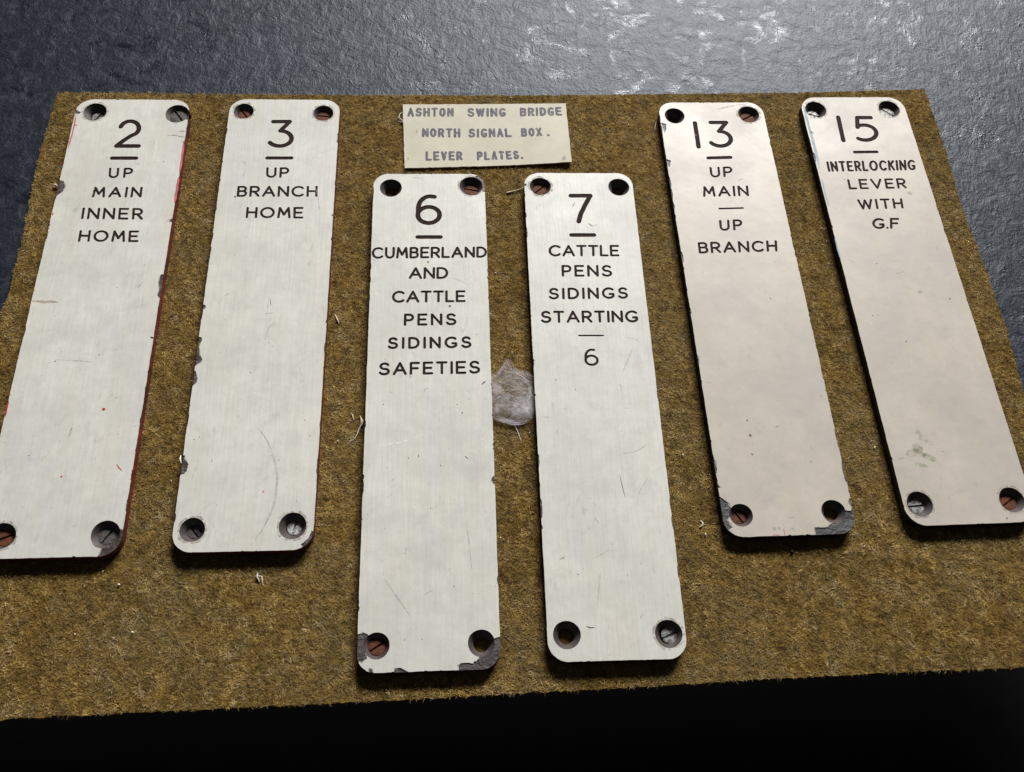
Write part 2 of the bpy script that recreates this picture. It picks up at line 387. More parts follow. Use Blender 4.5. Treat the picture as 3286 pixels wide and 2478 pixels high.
# ------------------------------------------------------------------ measured plates: local millimetres, origin at the plate centre
PLATES = {
 2: {'x': -0.21834, 'y': 0.22023, 'a': 0.13855, 'w': 64.39, 'l': 271.87, 'holes': [(-21.18, 126.29, 6.53), (25.48, 125.21, 6.68), (-21.09, -125.36, 6.14), (24.63, -125.75, 6.56)], 'text': [('2', [(-6.53, 99.75), (8.44, 99.81), (-7.68, 120.77), (6.94, 120.87)], 1), ('-', [(-7.51, 92.39), (8.12, 92.44)], 2.46), ('UP', [(-6.21, 78.18), (6.83, 78.52), (-6.87, 85.57), (6.56, 85.6)], 0), ('MAIN', [(-12.98, 64.94), (13.71, 64.93), (-13.19, 72.26), (13.51, 72.28)], 0), ('INNER', [(-16.29, 50.39), (16.65, 49.9), (-16.54, 58.14), (15.79, 57.79)], 0), ('HOME', [(-15.38, 35.61), (16.36, 35.28), (-15.64, 43.26), (15.69, 42.85)], 0)], 'chips': [[(-34.96, 74.71), (-32.06, 77.07), (-29.63, 76.0), (-28.02, 72.58), (-28.93, 68.86), (-31.72, 66.01), (-34.1, 67.8)], [(32.64, 51.0), (30.87, 49.97), (30.52, 48.22), (32.47, 48.43), (34.17, 49.97)], [(32.71, 15.01), (30.99, 14.74), (30.0, 12.62), (30.03, 8.79), (31.01, 4.97), (30.45, 2.14), (31.48, 0.25), (33.75, -0.24), (34.18, 11.63)], [(-33.39, 127.96), (-31.16, 127.62), (-28.96, 126.0), (-30.18, 124.47), (-32.41, 124.8)], [(29.6, 129.02), (33.78, 127.28), (34.17, 120.23), (31.03, 120.79), (29.29, 124.3)], [(29.33, -122.73), (32.59, -123.75), (35.04, -123.96), (35.9, -129.79), (27.84, -137.45), (22.63, -136.75), (23.17, -133.77), (23.97, -132.36), (26.96, -131.87), (29.7, -129.63)], [(30.88, -22.58), (30.24, -23.47), (31.87, -24.21), (32.93, -23.51)]]},
 3: {'x': -0.13268, 'y': 0.23296, 'a': 0.13771, 'w': 63.89, 'l': 271.92, 'holes': [(-23.51, 126.69, 5.78), (22.46, 125.52, 5.84), (-23.26, -125.29, 5.8), (22.15, -124.42, 6.38)], 'text': [('3', [(-7.45, 99.3), (7.31, 99.37), (-8.45, 120.2), (5.87, 120.3)], 1), ('-', [(-8.33, 91.97), (7.56, 92.03)], 2.25), ('UP', [(-6.73, 77.82), (5.88, 77.85), (-7.17, 85.3), (5.86, 85.34)], 0), ('BRANCH', [(-21.67, 64.54), (22.65, 64.56), (-21.82, 72.15), (22.38, 72.21)], 0), ('HOME', [(-15.45, 50.13), (15.85, 49.77), (-15.56, 57.65), (15.43, 57.64)], 0)], 'chips': [[(-32.94, -23.65), (-30.34, -24.13), (-30.26, -26.83), (-30.83, -29.95), (-30.27, -33.5), (-28.64, -37.05), (-29.23, -38.62), (-31.58, -40.69), (-33.27, -40.5)], [(-32.63, -42.68), (-31.24, -43.57), (-29.78, -47.04), (-30.03, -50.05), (-31.59, -51.56), (-33.05, -50.0)], [(-33.06, -88.28), (-31.22, -88.56), (-30.38, -90.7), (-28.79, -93.09), (-28.99, -96.22), (-30.07, -97.98), (-32.88, -98.47)], [(-32.7, -4.98), (-31.0, -4.71), (-30.34, -6.4), (-30.97, -7.79), (-32.38, -7.78)], [(31.07, -126.7), (29.74, -130.34), (26.43, -133.55), (29.05, -136.15), (34.68, -130.46)]]},
 6: {'x': -0.04105, 'y': 0.19003, 'a': 0.14007, 'w': 62.76, 'l': 271.96, 'holes': [(-21.55, 126.0, 6.14), (23.56, 127.26, 6.57), (-22.95, -124.47, 5.79), (22.98, -124.79, 5.93)], 'text': [('6', [(-7.75, 100.41), (6.97, 100.35), (-7.65, 121.42), (7.09, 121.4)], 1), ('-', [(-7.6, 92.45), (7.34, 92.37)], 2.47), ('CUMBERLAND', [(-30.97, 78.32), (31.15, 78.69), (-31.02, 85.96), (31.35, 85.98)], 0), ('AND', [(-11.01, 65.34), (10.07, 65.25), (-10.76, 72.81), (10.14, 72.84)], 0), ('CATTLE', [(-19.67, 50.6), (19.16, 50.67), (-19.57, 58.05), (19.21, 58.06)], 0), ('PENS', [(-13.26, 36.66), (14.25, 36.7), (-13.12, 44.02), (14.18, 43.99)], 0), ('SIDINGS', [(-21.28, 23.05), (21.76, 23.09), (-21.27, 30.02), (21.74, 30.11)], 0), ('SAFETIES', [(-25.45, 8.05), (25.85, 8.3), (-25.49, 15.44), (25.88, 15.84)], 0)], 'chips': [[(25.63, 134.1), (27.35, 132.0), (28.16, 129.24), (30.2, 123.21), (33.23, 122.11), (33.66, 137.0)], [(-32.59, -119.94), (-30.48, -119.1), (-28.96, -118.38), (-26.78, -119.36), (-26.11, -121.05), (-28.15, -124.6), (-26.92, -129.71), (-28.97, -131.71), (-30.66, -131.07), (-33.08, -131.28)], [(-26.34, -135.62), (-26.32, -134.15), (-25.43, -133.83), (-24.35, -134.28), (-23.8, -135.7), (-24.44, -136.56), (-26.25, -136.5)], [(-15.23, -135.99), (-14.81, -134.39), (-12.38, -133.97), (-10.85, -134.81), (-9.02, -135.76), (-9.32, -136.48)], [(32.71, -122.45), (30.83, -122.48), (28.8, -122.79), (26.42, -124.23), (24.74, -128.7), (21.59, -131.29), (20.64, -132.31), (19.71, -132.57), (19.39, -133.45), (16.94, -132.93), (13.87, -132.97), (12.17, -133.96), (13.07, -135.61), (13.81, -136.96), (32.16, -137.57)], [(32.08, -46.67), (30.44, -46.94), (29.4, -49.12), (30.46, -51.11), (31.93, -51.37)]]},
 7: {'x': 0.04209, 'y': 0.20294, 'a': 0.13465, 'w': 62.41, 'l': 270.88, 'holes': [(-22.01, 125.71, 6.1), (22.94, 125.36, 6.03), (-22.4, -123.74, 6.2), (23.38, -124.42, 6.22)], 'text': [('7', [(-7.43, 99.89), (6.04, 99.91), (-6.3, 120.51), (7.59, 120.56)], 1), ('-', [(-7.66, 92.14), (7.44, 92.14)], 2.5), ('CATTLE', [(-19.86, 77.89), (19.25, 77.93), (-19.46, 85.53), (19.58, 85.51)], 0), ('PENS', [(-13.43, 64.87), (14.19, 64.78), (-13.14, 72.44), (14.42, 72.38)], 0), ('SIDINGS', [(-21.23, 50.56), (21.6, 50.84), (-21.01, 57.82), (21.86, 58.15)], 0), ('STARTING', [(-26.16, 36.16), (25.6, 36.2), (-26.04, 43.61), (25.91, 43.6)], 0), ('-', [(-6.99, 28.59), (6.6, 28.48)], 0.93), ('6', [(-4.9, 10.72), (2.7, 10.65), (-4.5, 20.82), (2.69, 20.76)], 0)], 'chips': [[(-32.24, -64.01), (-30.8, -64.58), (-30.65, -66.11), (-31.81, -67.23), (-32.38, -66.84)], [(-32.27, -4.37), (-30.81, -4.99), (-30.78, -6.12), (-31.97, -6.53)], [(-31.99, 127.88), (-29.54, 127.33), (-30.31, 125.68), (-31.63, 125.67)]]},
 13: {'x': 0.11998, 'y': 0.26867, 'a': 0.14753, 'w': 64.25, 'l': 270.43, 'holes': [(-22.87, 124.7, 6.0), (22.62, 125.66, 6.43), (-23.06, -124.44, 5.66), (22.26, -124.14, 5.9)], 'text': [('1', [(-13.1, 99.35), (-10.3, 99.33), (-12.57, 120.36), (-9.93, 120.35)], 1), ('3', [(-4.83, 99.81), (9.85, 99.99), (-4.17, 120.73), (10.31, 120.69)], 1), ('-', [(-8.23, 92.31), (7.38, 92.72)], 2.27), ('UP', [(-7.8, 77.8), (5.2, 78.43), (-7.52, 85.62), (6.21, 86.02)], 0), ('MAIN', [(-14.2, 64.06), (12.62, 64.4), (-13.68, 71.69), (13.22, 72.06)], 0), ('-', [(-6.63, 55.74), (8.21, 56.05)], 1.18), ('UP', [(-8.13, 40.3), (4.9, 40.71), (-7.55, 47.85), (5.86, 48.28)], 0), ('BRANCH', [(-22.24, 25.34), (22.24, 26.05), (-21.91, 32.91), (23.25, 33.67)], 0)], 'chips': [[(-32.78, -114.17), (-30.25, -116.36), (-27.73, -118.54), (-26.9, -123.57), (-29.85, -126.78), (-28.14, -130.28), (-31.54, -132.45), (-35.23, -124.95)], [(30.12, -119.51), (31.35, -117.69), (32.93, -118.08), (32.08, -123.78), (33.94, -124.68), (36.0, -124.75), (32.93, -138.26), (10.73, -137.52), (11.12, -131.57), (17.2, -131.77), (19.12, -130.43), (23.63, -128.51), (28.38, -123.67), (30.75, -124.16), (31.63, -122.09)], [(31.99, -34.07), (32.45, -37.07), (32.12, -43.97), (32.63, -44.97), (32.57, -34.28)], [(32.08, -45.44), (32.31, -50.8), (32.11, -59.44), (32.05, -65.6), (32.92, -65.62), (32.63, -44.97)], [(31.07, -89.03), (31.45, -91.28), (32.63, -91.32), (32.29, -88.16)], [(32.3, -97.98), (32.31, -107.6), (32.09, -113.19), (33.08, -113.65), (32.82, -97.55)], [(-32.6, -96.55), (-31.06, -96.33), (-31.16, -101.38), (-32.05, -103.95), (-31.68, -109.11), (-30.73, -110.42), (-33.02, -110.35)], [(-32.17, -37.65), (-31.24, -39.14), (-32.18, -44.48), (-33.14, -44.46)], [(-31.79, 119.11), (-28.84, 118.45), (-29.21, 113.93), (-30.73, 111.37), (-31.26, 115.23)], [(-32.18, 91.83), (-29.58, 90.58), (-30.87, 85.04), (-31.74, 87.51)]]},
 15: {'x': 0.20792, 'y': 0.28519, 'a': 0.15196, 'w': 65.14, 'l': 271.98, 'holes': [(-24.01, 125.99, 6.47), (22.16, 126.26, 6.54), (-24.28, -125.04, 6.4), (22.47, -124.59, 6.4)], 'text': [('1', [(-13.45, 100.39), (-10.78, 100.37), (-12.49, 121.26), (-9.88, 121.25)], 1), ('5', [(-5.22, 100.45), (10.2, 100.31), (-2.85, 120.93), (12.53, 120.83)], 1), ('-', [(-8.18, 92.82), (7.49, 92.92)], 2.08), ('INTERLOCKING', [(-26.38, 78.26), (26.87, 78.88), (-26.02, 86.08), (28.41, 86.75)], 2), ('LEVER', [(-16.72, 65.31), (18.08, 65.58), (-16.35, 72.73), (18.8, 73.16)], 0), ('WITH', [(-14.1, 50.71), (12.43, 51.26), (-13.67, 58.18), (13.31, 58.64)], 0), ('G.F', [(-9.41, 37.23), (6.22, 37.2), (-7.92, 44.75), (8.11, 44.73)], 2)], 'chips': [[(31.35, -7.46), (32.18, -8.54), (32.17, -11.21), (33.28, -12.3)]]},
}
MARKS = {
 2: [('red', [(13.35, -62.88), (14.23, -62.89)], 1.68), ('red', [(24.32, -91.38), (25.8, -93.6), (27.59, -95.03)], 0.61), ('red', [(-0.16, -97.32), (0.27, -97.33)], 0.94), ('dark', [(6.73, -32.78), (7.11, -32.78)], 0.71), ('dark', [(-14.11, -36.18), (-13.81, -36.18)], 0.71), ('dark', [(-16.98, -86.34), (-16.63, -86.35)], 0.56), ('tan', [(-32.08, -1.07), (-25.28, -1.5), (-18.65, -1.84)], 1.88), ('tan', [(21.79, 108.7), (25.97, 109.33), (28.97, 108.08), (32.57, 107.72)], 0.94), ('tan', [(27.78, 111.92), (29.89, 112.22), (32.52, 111.71)], 1.04), ('tan', [(29.98, 104.21), (32.69, 104.36)], 0.56), ('tan', [(29.64, 48.64), (30.62, 49.98), (32.36, 51.21)], 1.03), ('pink', [(31.89, 103.52), (32.12, 94.52), (32.14, 81.82)], 1.33), ('pink', [(32.06, 79.09), (32.03, 70.46), (32.03, 61.12)], 1.4), ('pink', [(-31.21, 123.88), (-31.05, 116.92), (-31.0, 107.77), (-31.64, 98.76)], 0.84), ('red', [(-29.13, 115.78), (-31.05, 116.92), (-30.96, 113.47)], 0.57), ('red', [(-32.0, 89.35), (-32.04, 87.7)], 0.63), ('red', [(-31.51, 54.95), (-31.54, 52.89)], 0.79), ('red', [(-31.71, 45.03), (-31.77, 44.02)], 0.61), ('red', [(-31.82, -58.0), (-32.04, -60.48), (-31.73, -66.23)], 0.93), ('red', [(-32.01, -53.83), (-31.99, -54.67)], 0.54), ('white', [(16.37, 109.15), (16.58, 101.2), (18.63, 92.25), (20.33, 87.83)], 0.69), ('faint', [(-14.49, -35.3), (-4.65, -35.87), (4.53, -36.86)], 0.75), ('grey', [(0.54, -70.05), (0.3, -74.9), (-0.36, -77.3)], 0.94), ('grey', [(27.82, -72.31), (32.44, -71.42)], 0.51), ('dark', [(9.52, 7.04), (9.76, 6.47)], 0.38), ('grey', [(-12.36, 66.21), (-12.3, 68.33)], 0.53), ('dark', [(-12.8, 68.86), (-12.2, 71.3)], 0.48), ('grey', [(6.92, 87.79), (9.81, 88.35)], 0.56), ('grey', [(22.79, 10.75), (19.51, 6.01)], 0.76)],
 3: [('faint', [(1.32, -73.99), (6.68, -80.6), (10.28, -88.69), (13.21, -98.22), (13.33, -104.43), (13.03, -114.35), (8.97, -125.45), (4.05, -133.37)], 1.14), ('red', [(7.16, -108.14), (7.3, -107.23), (7.9, -107.55)], 0.47), ('dark', [(-27.83, -80.39), (-27.54, -80.4)], 0.57), ('dark', [(-25.34, -79.23), (-25.04, -79.23)], 0.49), ('dark', [(13.3, -91.77), (13.59, -91.77)], 0.48), ('dark', [(24.26, -71.07), (24.56, -71.08)], 0.58), ('red', [(27.17, -79.33), (27.62, -79.5)], 0.63), ('dark', [(3.48, -27.47), (3.74, -27.83)], 0.47), ('dark', [(-4.37, -44.61), (-4.07, -44.62)], 0.52), ('grey', [(-20.99, -117.73), (-19.85, -117.23)], 0.55), ('grey', [(23.15, -107.71), (23.03, -112.29), (24.09, -114.21)], 0.29), ('dark', [(1.93, -0.83), (2.64, -5.74)], 0.32), ('grey', [(-0.61, -10.57), (4.49, -10.05)], 0.47), ('grey', [(-22.19, 0.11), (-19.2, 1.98)], 0.77), ('faint', [(20.45, 72.97), (23.4, 63.27), (24.24, 54.58)], 0.87), ('dark', [(-22.61, 64.64), (-22.19, 64.64)], 1.28), ('dark', [(31.29, 52.15), (31.8, 52.15)], 1.26), ('dark', [(17.6, 43.34), (17.8, 42.83)], 0.42), ('grey', [(1.13, -7.6), (1.22, -3.85)], 0.4), ('dark', [(-18.0, -90.15), (-18.1, -92.51)], 0.22)],
 6: [('grey', [(-19.74, -49.73), (-17.79, -48.06), (-15.69, -46.7)], 0.47), ('grey', [(-19.44, -57.06), (-17.17, -54.12)], 0.46), ('dark', [(-4.87, -34.72), (-5.31, -36.63)], 0.45), ('dark', [(17.25, -36.15), (17.98, -37.13), (18.87, -37.63)], 0.39), ('dark', [(26.25, 2.17), (28.41, 4.05)], 0.67), ('red', [(-10.14, -36.77), (-9.77, -36.78)], 0.64), ('dark', [(-22.76, -7.98), (-22.45, -7.99)], 0.59), ('dark', [(13.71, -8.54), (14.02, -8.55)], 0.59), ('dark', [(16.11, -13.32), (16.49, -13.33)], 0.76), ('dark', [(0.65, -62.2), (0.87, -62.2)], 0.46), ('dark', [(11.07, -99.32), (11.35, -99.33)], 0.56), ('dark', [(26.53, -64.65), (26.75, -64.66)], 0.46), ('tan', [(-10.1, 8.86), (-9.47, 7.54), (-9.06, 6.04)], 0.79), ('white', [(-28.17, -31.01), (-11.81, -28.27), (7.02, -21.25)], 0.73), ('grey', [(17.93, -5.46), (22.17, -6.22)], 0.34), ('grey', [(-2.74, -2.11), (-2.13, 0.04), (-0.59, 0.7)], 0.57), ('dark', [(5.41, -40.53), (5.78, -41.34)], 0.45), ('faint', [(10.9, 65.93), (15.02, 64.91), (21.16, 61.25)], 0.65), ('dark', [(-0.91, 76.11), (-0.41, 76.11)], 1.1), ('dark', [(10.25, 48.29), (11.39, 48.27)], 1.33), ('dark', [(-10.77, -122.08), (-10.71, -122.69)], 0.43), ('dark', [(-3.0, -122.08), (-2.97, -122.54)], 0.34), ('faint', [(-20.2, -94.87), (-13.8, -104.45), (-8.36, -112.0)], 0.87), ('grey', [(-1.92, -102.73), (2.23, -100.24)], 0.53), ('tan', [(16.78, 130.9), (16.3, 128.15), (17.12, 124.32)], 1.06), ('grey', [(-10.36, 133.67), (-3.36, 132.56)], 0.66), ('faint', [(17.55, -69.56), (19.59, -93.76)], 0.62)],
 7: [('dark', [(7.91, -48.88), (8.81, -54.83), (9.57, -60.47)], 0.39), ('faint', [(21.52, -50.7), (18.36, -55.0), (15.64, -59.64)], 0.75), ('grey', [(-6.36, -61.96), (-4.33, -64.46)], 0.39), ('grey', [(-5.61, -69.63), (-3.88, -72.93)], 0.46), ('dark', [(-13.53, -120.02), (-12.03, -120.87), (-9.63, -120.83)], 0.51), ('grey', [(-23.92, -89.62), (-20.96, -88.6)], 0.75), ('grey', [(-7.0, -89.34), (0.03, -85.33)], 0.53), ('grey', [(11.27, -117.79), (11.99, -115.85)], 0.72), ('faint', [(20.94, 20.89), (13.88, 5.64)], 0.68), ('grey', [(16.65, 27.36), (23.88, 26.1), (24.29, 23.61)], 0.37), ('faint', [(22.69, -33.35), (16.95, -36.95), (9.98, -37.65)], 0.68), ('tan', [(-4.88, 111.08), (-2.7, 114.86)], 0.73), ('tan', [(3.44, 100.11), (5.72, 98.01), (8.41, 99.06)], 1.06), ('dark', [(-20.26, 2.9), (-19.94, 2.9)], 0.79), ('dark', [(-15.56, -96.73), (-15.35, -96.74)], 0.57), ('dark', [(-10.59, -2.71), (-10.35, -2.71)], 0.52), ('grey', [(12.18, -4.45), (13.28, -0.97), (11.77, -0.08)], 0.97), ('grey', [(-27.85, -17.65), (-23.21, -17.71)], 0.42), ('grey', [(-23.57, -89.7), (-21.35, -88.66)], 0.57), ('faint', [(-8.15, -112.46), (-5.98, -100.98), (-5.13, -95.65)], 0.71), ('grey', [(12.98, -13.08), (15.7, -13.37)], 0.43), ('grey', [(-30.11, -119.09), (-27.88, -120.16)], 0.52)],
 13: [('dark', [(-12.07, -74.7), (-11.76, -75.9)], 0.73), ('dark', [(-12.44, -83.51), (-11.01, -83.55)], 1.37), ('dark', [(-12.52, -92.98), (-12.48, -94.22)], 0.78), ('grey', [(15.8, -97.94), (16.89, -98.85)], 1.32), ('grey', [(1.62, -79.63), (4.22, -78.51)], 0.86), ('faint', [(3.28, 129.53), (13.0, 132.44), (24.19, 134.44)], 1.33), ('grey', [(7.7, 75.61), (11.07, 76.92)], 0.81), ('grey', [(18.53, 18.14), (21.04, 20.52)], 0.57), ('pink', [(-9.54, -134.81), (-8.11, -134.53), (-6.33, -134.92)], 0.41), ('red', [(-3.79, -131.74), (-3.61, -133.38), (-3.62, -135.17)], 0.33), ('grey', [(-8.63, -131.58), (-7.9, -132.01)], 1.91), ('grey', [(-6.18, -131.49), (-5.57, -131.68)], 1.71), ('grey', [(-0.08, -131.86), (1.21, -132.31)], 1.89), ('grey', [(-0.5, -126.32), (3.61, -126.21)], 0.83), ('dark', [(28.61, -62.78), (28.83, -62.97)], 0.7), ('grey', [(-12.57, -58.36), (-12.12, -57.24)], 0.5), ('grey', [(-30.05, -53.38), (-26.64, -53.85)], 0.49), ('dark', [(12.66, -4.14), (13.08, -4.36)], 0.66), ('grey', [(-12.8, 110.02), (-11.88, 109.37)], 1.82), ('grey', [(17.48, -89.55), (18.88, -93.16)], 0.46)],
 15: [('green', [(-24.68, -99.38), (-19.63, -98.12), (-14.54, -100.07)], 4.41), ('green', [(-21.61, -104.1), (-18.4, -104.92), (-14.81, -105.92)], 2.26), ('green', [(-13.01, -92.03), (-9.26, -94.23)], 2.58), ('green', [(-19.28, -93.46), (-16.4, -98.94)], 5.87), ('green', [(-15.74, -85.83), (-14.51, -91.8)], 3.26), ('green', [(-16.4, -98.94), (-9.78, -103.17)], 3.92), ('green', [(-29.96, -101.61), (-25.49, -100.87)], 1.04), ('green', [(-12.95, -102.17), (-10.13, -102.89)], 0.95), ('grey', [(-6.32, -98.38), (-4.48, -97.99)], 0.87), ('blue', [(-31.02, 129.52), (-31.11, 118.21), (-30.83, 106.46), (-30.65, 94.94), (-30.99, 81.15)], 1.69), ('blue', [(-31.34, 73.77), (-31.46, 62.86), (-31.23, 53.32)], 0.86), ('blue', [(-32.32, 32.46), (-32.61, 24.54), (-32.29, 17.28)], 0.82), ('blue', [(-30.61, 109.05), (-28.95, 107.1)], 1.32), ('white', [(-17.54, 63.88), (-23.09, 56.76), (-26.86, 48.55)], 0.47), ('grey', [(17.51, 62.2), (20.57, 62.4)], 2.94), ('grey', [(6.46, -4.99), (8.53, -5.03)], 2.87), ('dark', [(22.78, -9.62), (23.16, -9.63)], 0.99), ('dark', [(-12.75, 13.91), (-12.46, 13.91)], 0.68), ('dark', [(-22.78, -19.12), (-22.46, -19.33)], 0.78), ('dark', [(-19.88, -18.98), (-19.51, -18.99)], 0.64), ('grey', [(-3.8, 6.81), (2.36, 8.55)], 0.53), ('grey', [(-15.54, 77.27), (-14.31, 76.02)], 1.03), ('dark', [(-18.0, 72.99), (-17.89, 72.14)], 0.56), ('dark', [(-8.25, -35.26), (-8.02, -35.47)], 0.87), ('dark', [(16.99, -133.54), (17.14, -133.88)], 0.85), ('grey', [(5.41, 55.76), (6.06, 56.35)], 0.98)],
}

# ------------------------------------------------------------------ table and felt
ROT = math.radians(8.8)
def table_material():
    m, nt, b = mat('blue_black_painted_metal')
    v = coords(nt, rnd=False)
    n1 = noise(nt, v, 9, 5, 0.6)
    n2 = noise(nt, v, 120, 6, 0.7, 0.4)
    col = mix(nt, ramp(nt, n1, [(0.35, (0, 0, 0)), (0.65, (1, 1, 1))]), (0.006, 0.008, 0.014), (0.012, 0.015, 0.024))
    # pale dusty scuffs
    col = mix(nt, ramp(nt, n2, [(0.52, (0, 0, 0)), (0.74, (1, 1, 1))]), col, (0.045, 0.050, 0.060))
    L(nt, col, b.inputs['Base Color'])
    gl = noise(nt, v, 48, 6, 0.7, 0.7)
    L(nt, ramp(nt, gl, [(0.55, (0.46,) * 3), (0.67, (0.20,) * 3)]), b.inputs['Roughness'])
    b.inputs['Specular IOR Level'].default_value = 0.30
    b.inputs['Specular Tint'].default_value = (0.82, 0.90, 1.0, 1)
    h = math2(nt, 'ADD', noise(nt, v, 95, 5, 0.68, 0.8), math2(nt, 'MULTIPLY', noise(nt, coords(nt, (1, 0.5, 1), False), 260, 4, 0.7), 0.5))
    bump(nt, math2(nt, 'ADD', h, math2(nt, 'MULTIPLY', noise(nt, v, 700, 3, 0.7), 0.25)), 0.42, 0.0020, b)
    return m
M_table = table_material()
ZT = ZF - 0.003
def box(name, x0, x1, y0, y1, z0, z1, material, rot=0.0, origin=(0, 0), parent=None):
    v = []
    for z in (z0, z1):
        for x, y in ((x0, y0), (x1, y0), (x1, y1), (x0, y1)):
            v.append((origin[0] + x * math.cos(rot) - y * math.sin(rot), origin[1] + x * math.sin(rot) + y * math.cos(rot), z))
    f = [(3, 2, 1, 0), (4, 5, 6, 7), (0, 1, 5, 4), (1, 2, 6, 5), (2, 3, 7, 6), (3, 0, 4, 7)]
    return mesh(name, v, f, material, parent)
table = box('tabletop', -1.0, 1.1, 0.004, 1.15, ZT - 0.03, ZT, M_table, ROT, (0.0, 0.0485))
table['kind'] = 'structure'
table['label'] = 'dark blue-grey scuffed tabletop under the brown felt'
M_floor = plain('dark_floor', (0.010, 0.009, 0.009), 0.8, scale=8)
floor = box('floor', -4, 4, -4, 4, -0.86, -0.80, M_floor)
floor['kind'] = 'structure'

FELT = [(-0.286, 0.3588), (-0.2031, 0.3696), (-0.1206, 0.381), (-0.0189, 0.3958), (0.0759, 0.4109), (0.1559, 0.4241), (0.2378, 0.4391),
        (0.2457, 0.3881), (0.2511, 0.3423), (0.2581, 0.307), (0.2644, 0.2674), (0.2669, 0.2392), (0.276, 0.16), (0.285, 0.0925), (0.243, 0.0862), (0.1958, 0.0795),
        (0.122, 0.0681), (0.0858, 0.0619), (-0.03, 0.0435), (-0.1982, 0.0179), (-0.262, 0.0085), (-0.268, 0.1), (-0.2661, 0.2177), (-0.2704, 0.2505), (-0.281, 0.3109)]
FP = np.array(FELT) * 1000
def felt_material():
    m, nt, b = mat('brown_felt')
    v = coords(nt, rnd=False)
    n1 = noise(nt, v, 190, 5, 0.65)
    n2 = noise(nt, v, 38, 3, 0.6)
    col = ramp(nt, n1, [(0.30, (0.06, 0.034, 0.008)), (0.50, (0.15, 0.092, 0.022)), (0.70, (0.28, 0.18, 0.050))])
    col = mix(nt, ramp(nt, n2, [(0.35, (0, 0, 0)), (0.7, (0.6, 0.6, 0.6))]), col, (0.12, 0.075, 0.022))
    L(nt, col, b.inputs['Base Color'])
    b.inputs['Roughness'].default_value = 0.95
    b.inputs['Specular IOR Level'].default_value = 0.1
    bump(nt, math2(nt, 'ADD', noise(nt, v, 420, 4, 0.7), noise(nt, v, 130, 4, 0.7)), 1.0, 0.0016, b)
    return m
M_felt = felt_material()
def ragged(P, step, amp, seed):
    r = np.random.default_rng(seed); out = []
    for i in range(len(P)):
        a, b = P[i], P[(i + 1) % len(P)]
        n = max(1, int(np.hypot(*(b - a)) / step)); d = (b - a) / max(1e-9, np.hypot(*(b - a))); nn = np.array([-d[1], d[0]])
        for k in range(n):
            out.append(a + (b - a) * k / n + nn * r.normal(0, amp))
    return np.array(out)
felt = slab('felt_mat', [ragged(FP, 2.0, 0.22, 3)], ZT / MM + 0.02, ZF / MM, M_felt)
tag(felt, 'large mustard-brown wool felt mat lying on the dark tabletop', 'felt mat')

def fuzz_material():
    m, nt, b = mat('wool_fibres')
    at = N(nt, 'ShaderNodeAttribute'); at.attribute_name = 'tint'
    L(nt, at.outputs['Color'], b.inputs['Base Color'])
    b.inputs['Roughness'].default_value = 0.9
    b.inputs['Specular IOR Level'].default_value = 0.1
    return m
M_fuzz = fuzz_material()
def point_in(P, x, y):
    ins = np.zeros(len(x), bool)
    for i in range(len(P)):
        a, b = P[i], P[(i + 1) % len(P)]
        ins ^= ((a[1] > y) != (b[1] > y)) & (x < (b[0] - a[0]) * (y - a[1]) / (b[1] - a[1] + 1e-12) + a[0])
    return ins
def ribbons(name, p, dirs, length, width, curl, lift, z, cols, material, parent):
    """curved hair ribbons, two quads each; all mm"""
    n = len(p); s = np.array([0, .5, 1.0])
    ang = np.arctan2(dirs[:, 1], dirs[:, 0])
    V = np.zeros((n, 3, 2, 3))
    tw = rng.random(n) * 0.9
    x = p[:, 0].copy(); y = p[:, 1].copy()
    for k in range(3):
        a = ang + curl * (s[k] - .5)
        if k: x = x + np.cos(a) * length / 2; y = y + np.sin(a) * length / 2
        zz = z + lift * (1 - (2 * s[k] - 1) ** 2) + lift * 0.35 * s[k] * rng.normal(0, 1, n)
        w = width * (1 - .55 * abs(2 * s[k] - 1)) / 2
        nx, ny = -np.sin(a), np.cos(a)
        for q, sg in ((0, -1), (1, 1)):
            V[:, k, q, 0] = x + sg * w * nx * np.cos(tw); V[:, k, q, 1] = y + sg * w * ny * np.cos(tw)
            V[:, k, q, 2] = zz + sg * w * np.sin(tw)
    V = V.reshape(-1, 3) * MM
    b = np.arange(n)[:, None] * 6
    F = np.concatenate([b + np.array([[0, 1, 3, 2]]), b + np.array([[2, 3, 5, 4]])], 1).reshape(-1, 4)
    me = bpy.data.meshes.new(name)
    me.vertices.add(len(V)); me.vertices.foreach_set('co', V.ravel())
    me.loops.add(F.size); me.loops.foreach_set('vertex_index', F.ravel())
    me.polygons.add(len(F)); me.polygons.foreach_set('loop_start', np.arange(0, F.size, 4))
    me.update()
    if cols is not None:
        ca = me.color_attributes.new('tint', 'FLOAT_COLOR', 'POINT')
        cc = np.ones((len(V), 4)); cc[:, :3] = np.repeat(cols, 6, 0)
        ca.data.foreach_set('color', cc.ravel())
    me.materials.append(material)
    return link(name, me, parent)
NF = 380000
fx = rng.uniform(-290, 290, NF * 2); fy = rng.uniform(5, 442, NF * 2)
ok = point_in(FP, fx, fy)
for k, d in PLATES.items():
    ca, sa = math.cos(d['a']), math.sin(d['a'])
    lx = ca * (fx - d['x'] * 1000) + sa * (fy - d['y'] * 1000); ly = -sa * (fx - d['x'] * 1000) + ca * (fy - d['y'] * 1000)
    ok &= ~((abs(lx) < d['w'] / 2 - 4.5) & (abs(ly) < d['l'] / 2 - 4.5))
fx, fy = fx[ok], fy[ok]
n = len(fx)
flow = 2.4 * vnoise(fx, fy, 9, 21) + 1.6 * vnoise(fx, fy, 3.1, 22)
ang = flow * 2.0 + rng.normal(0, .8, n)
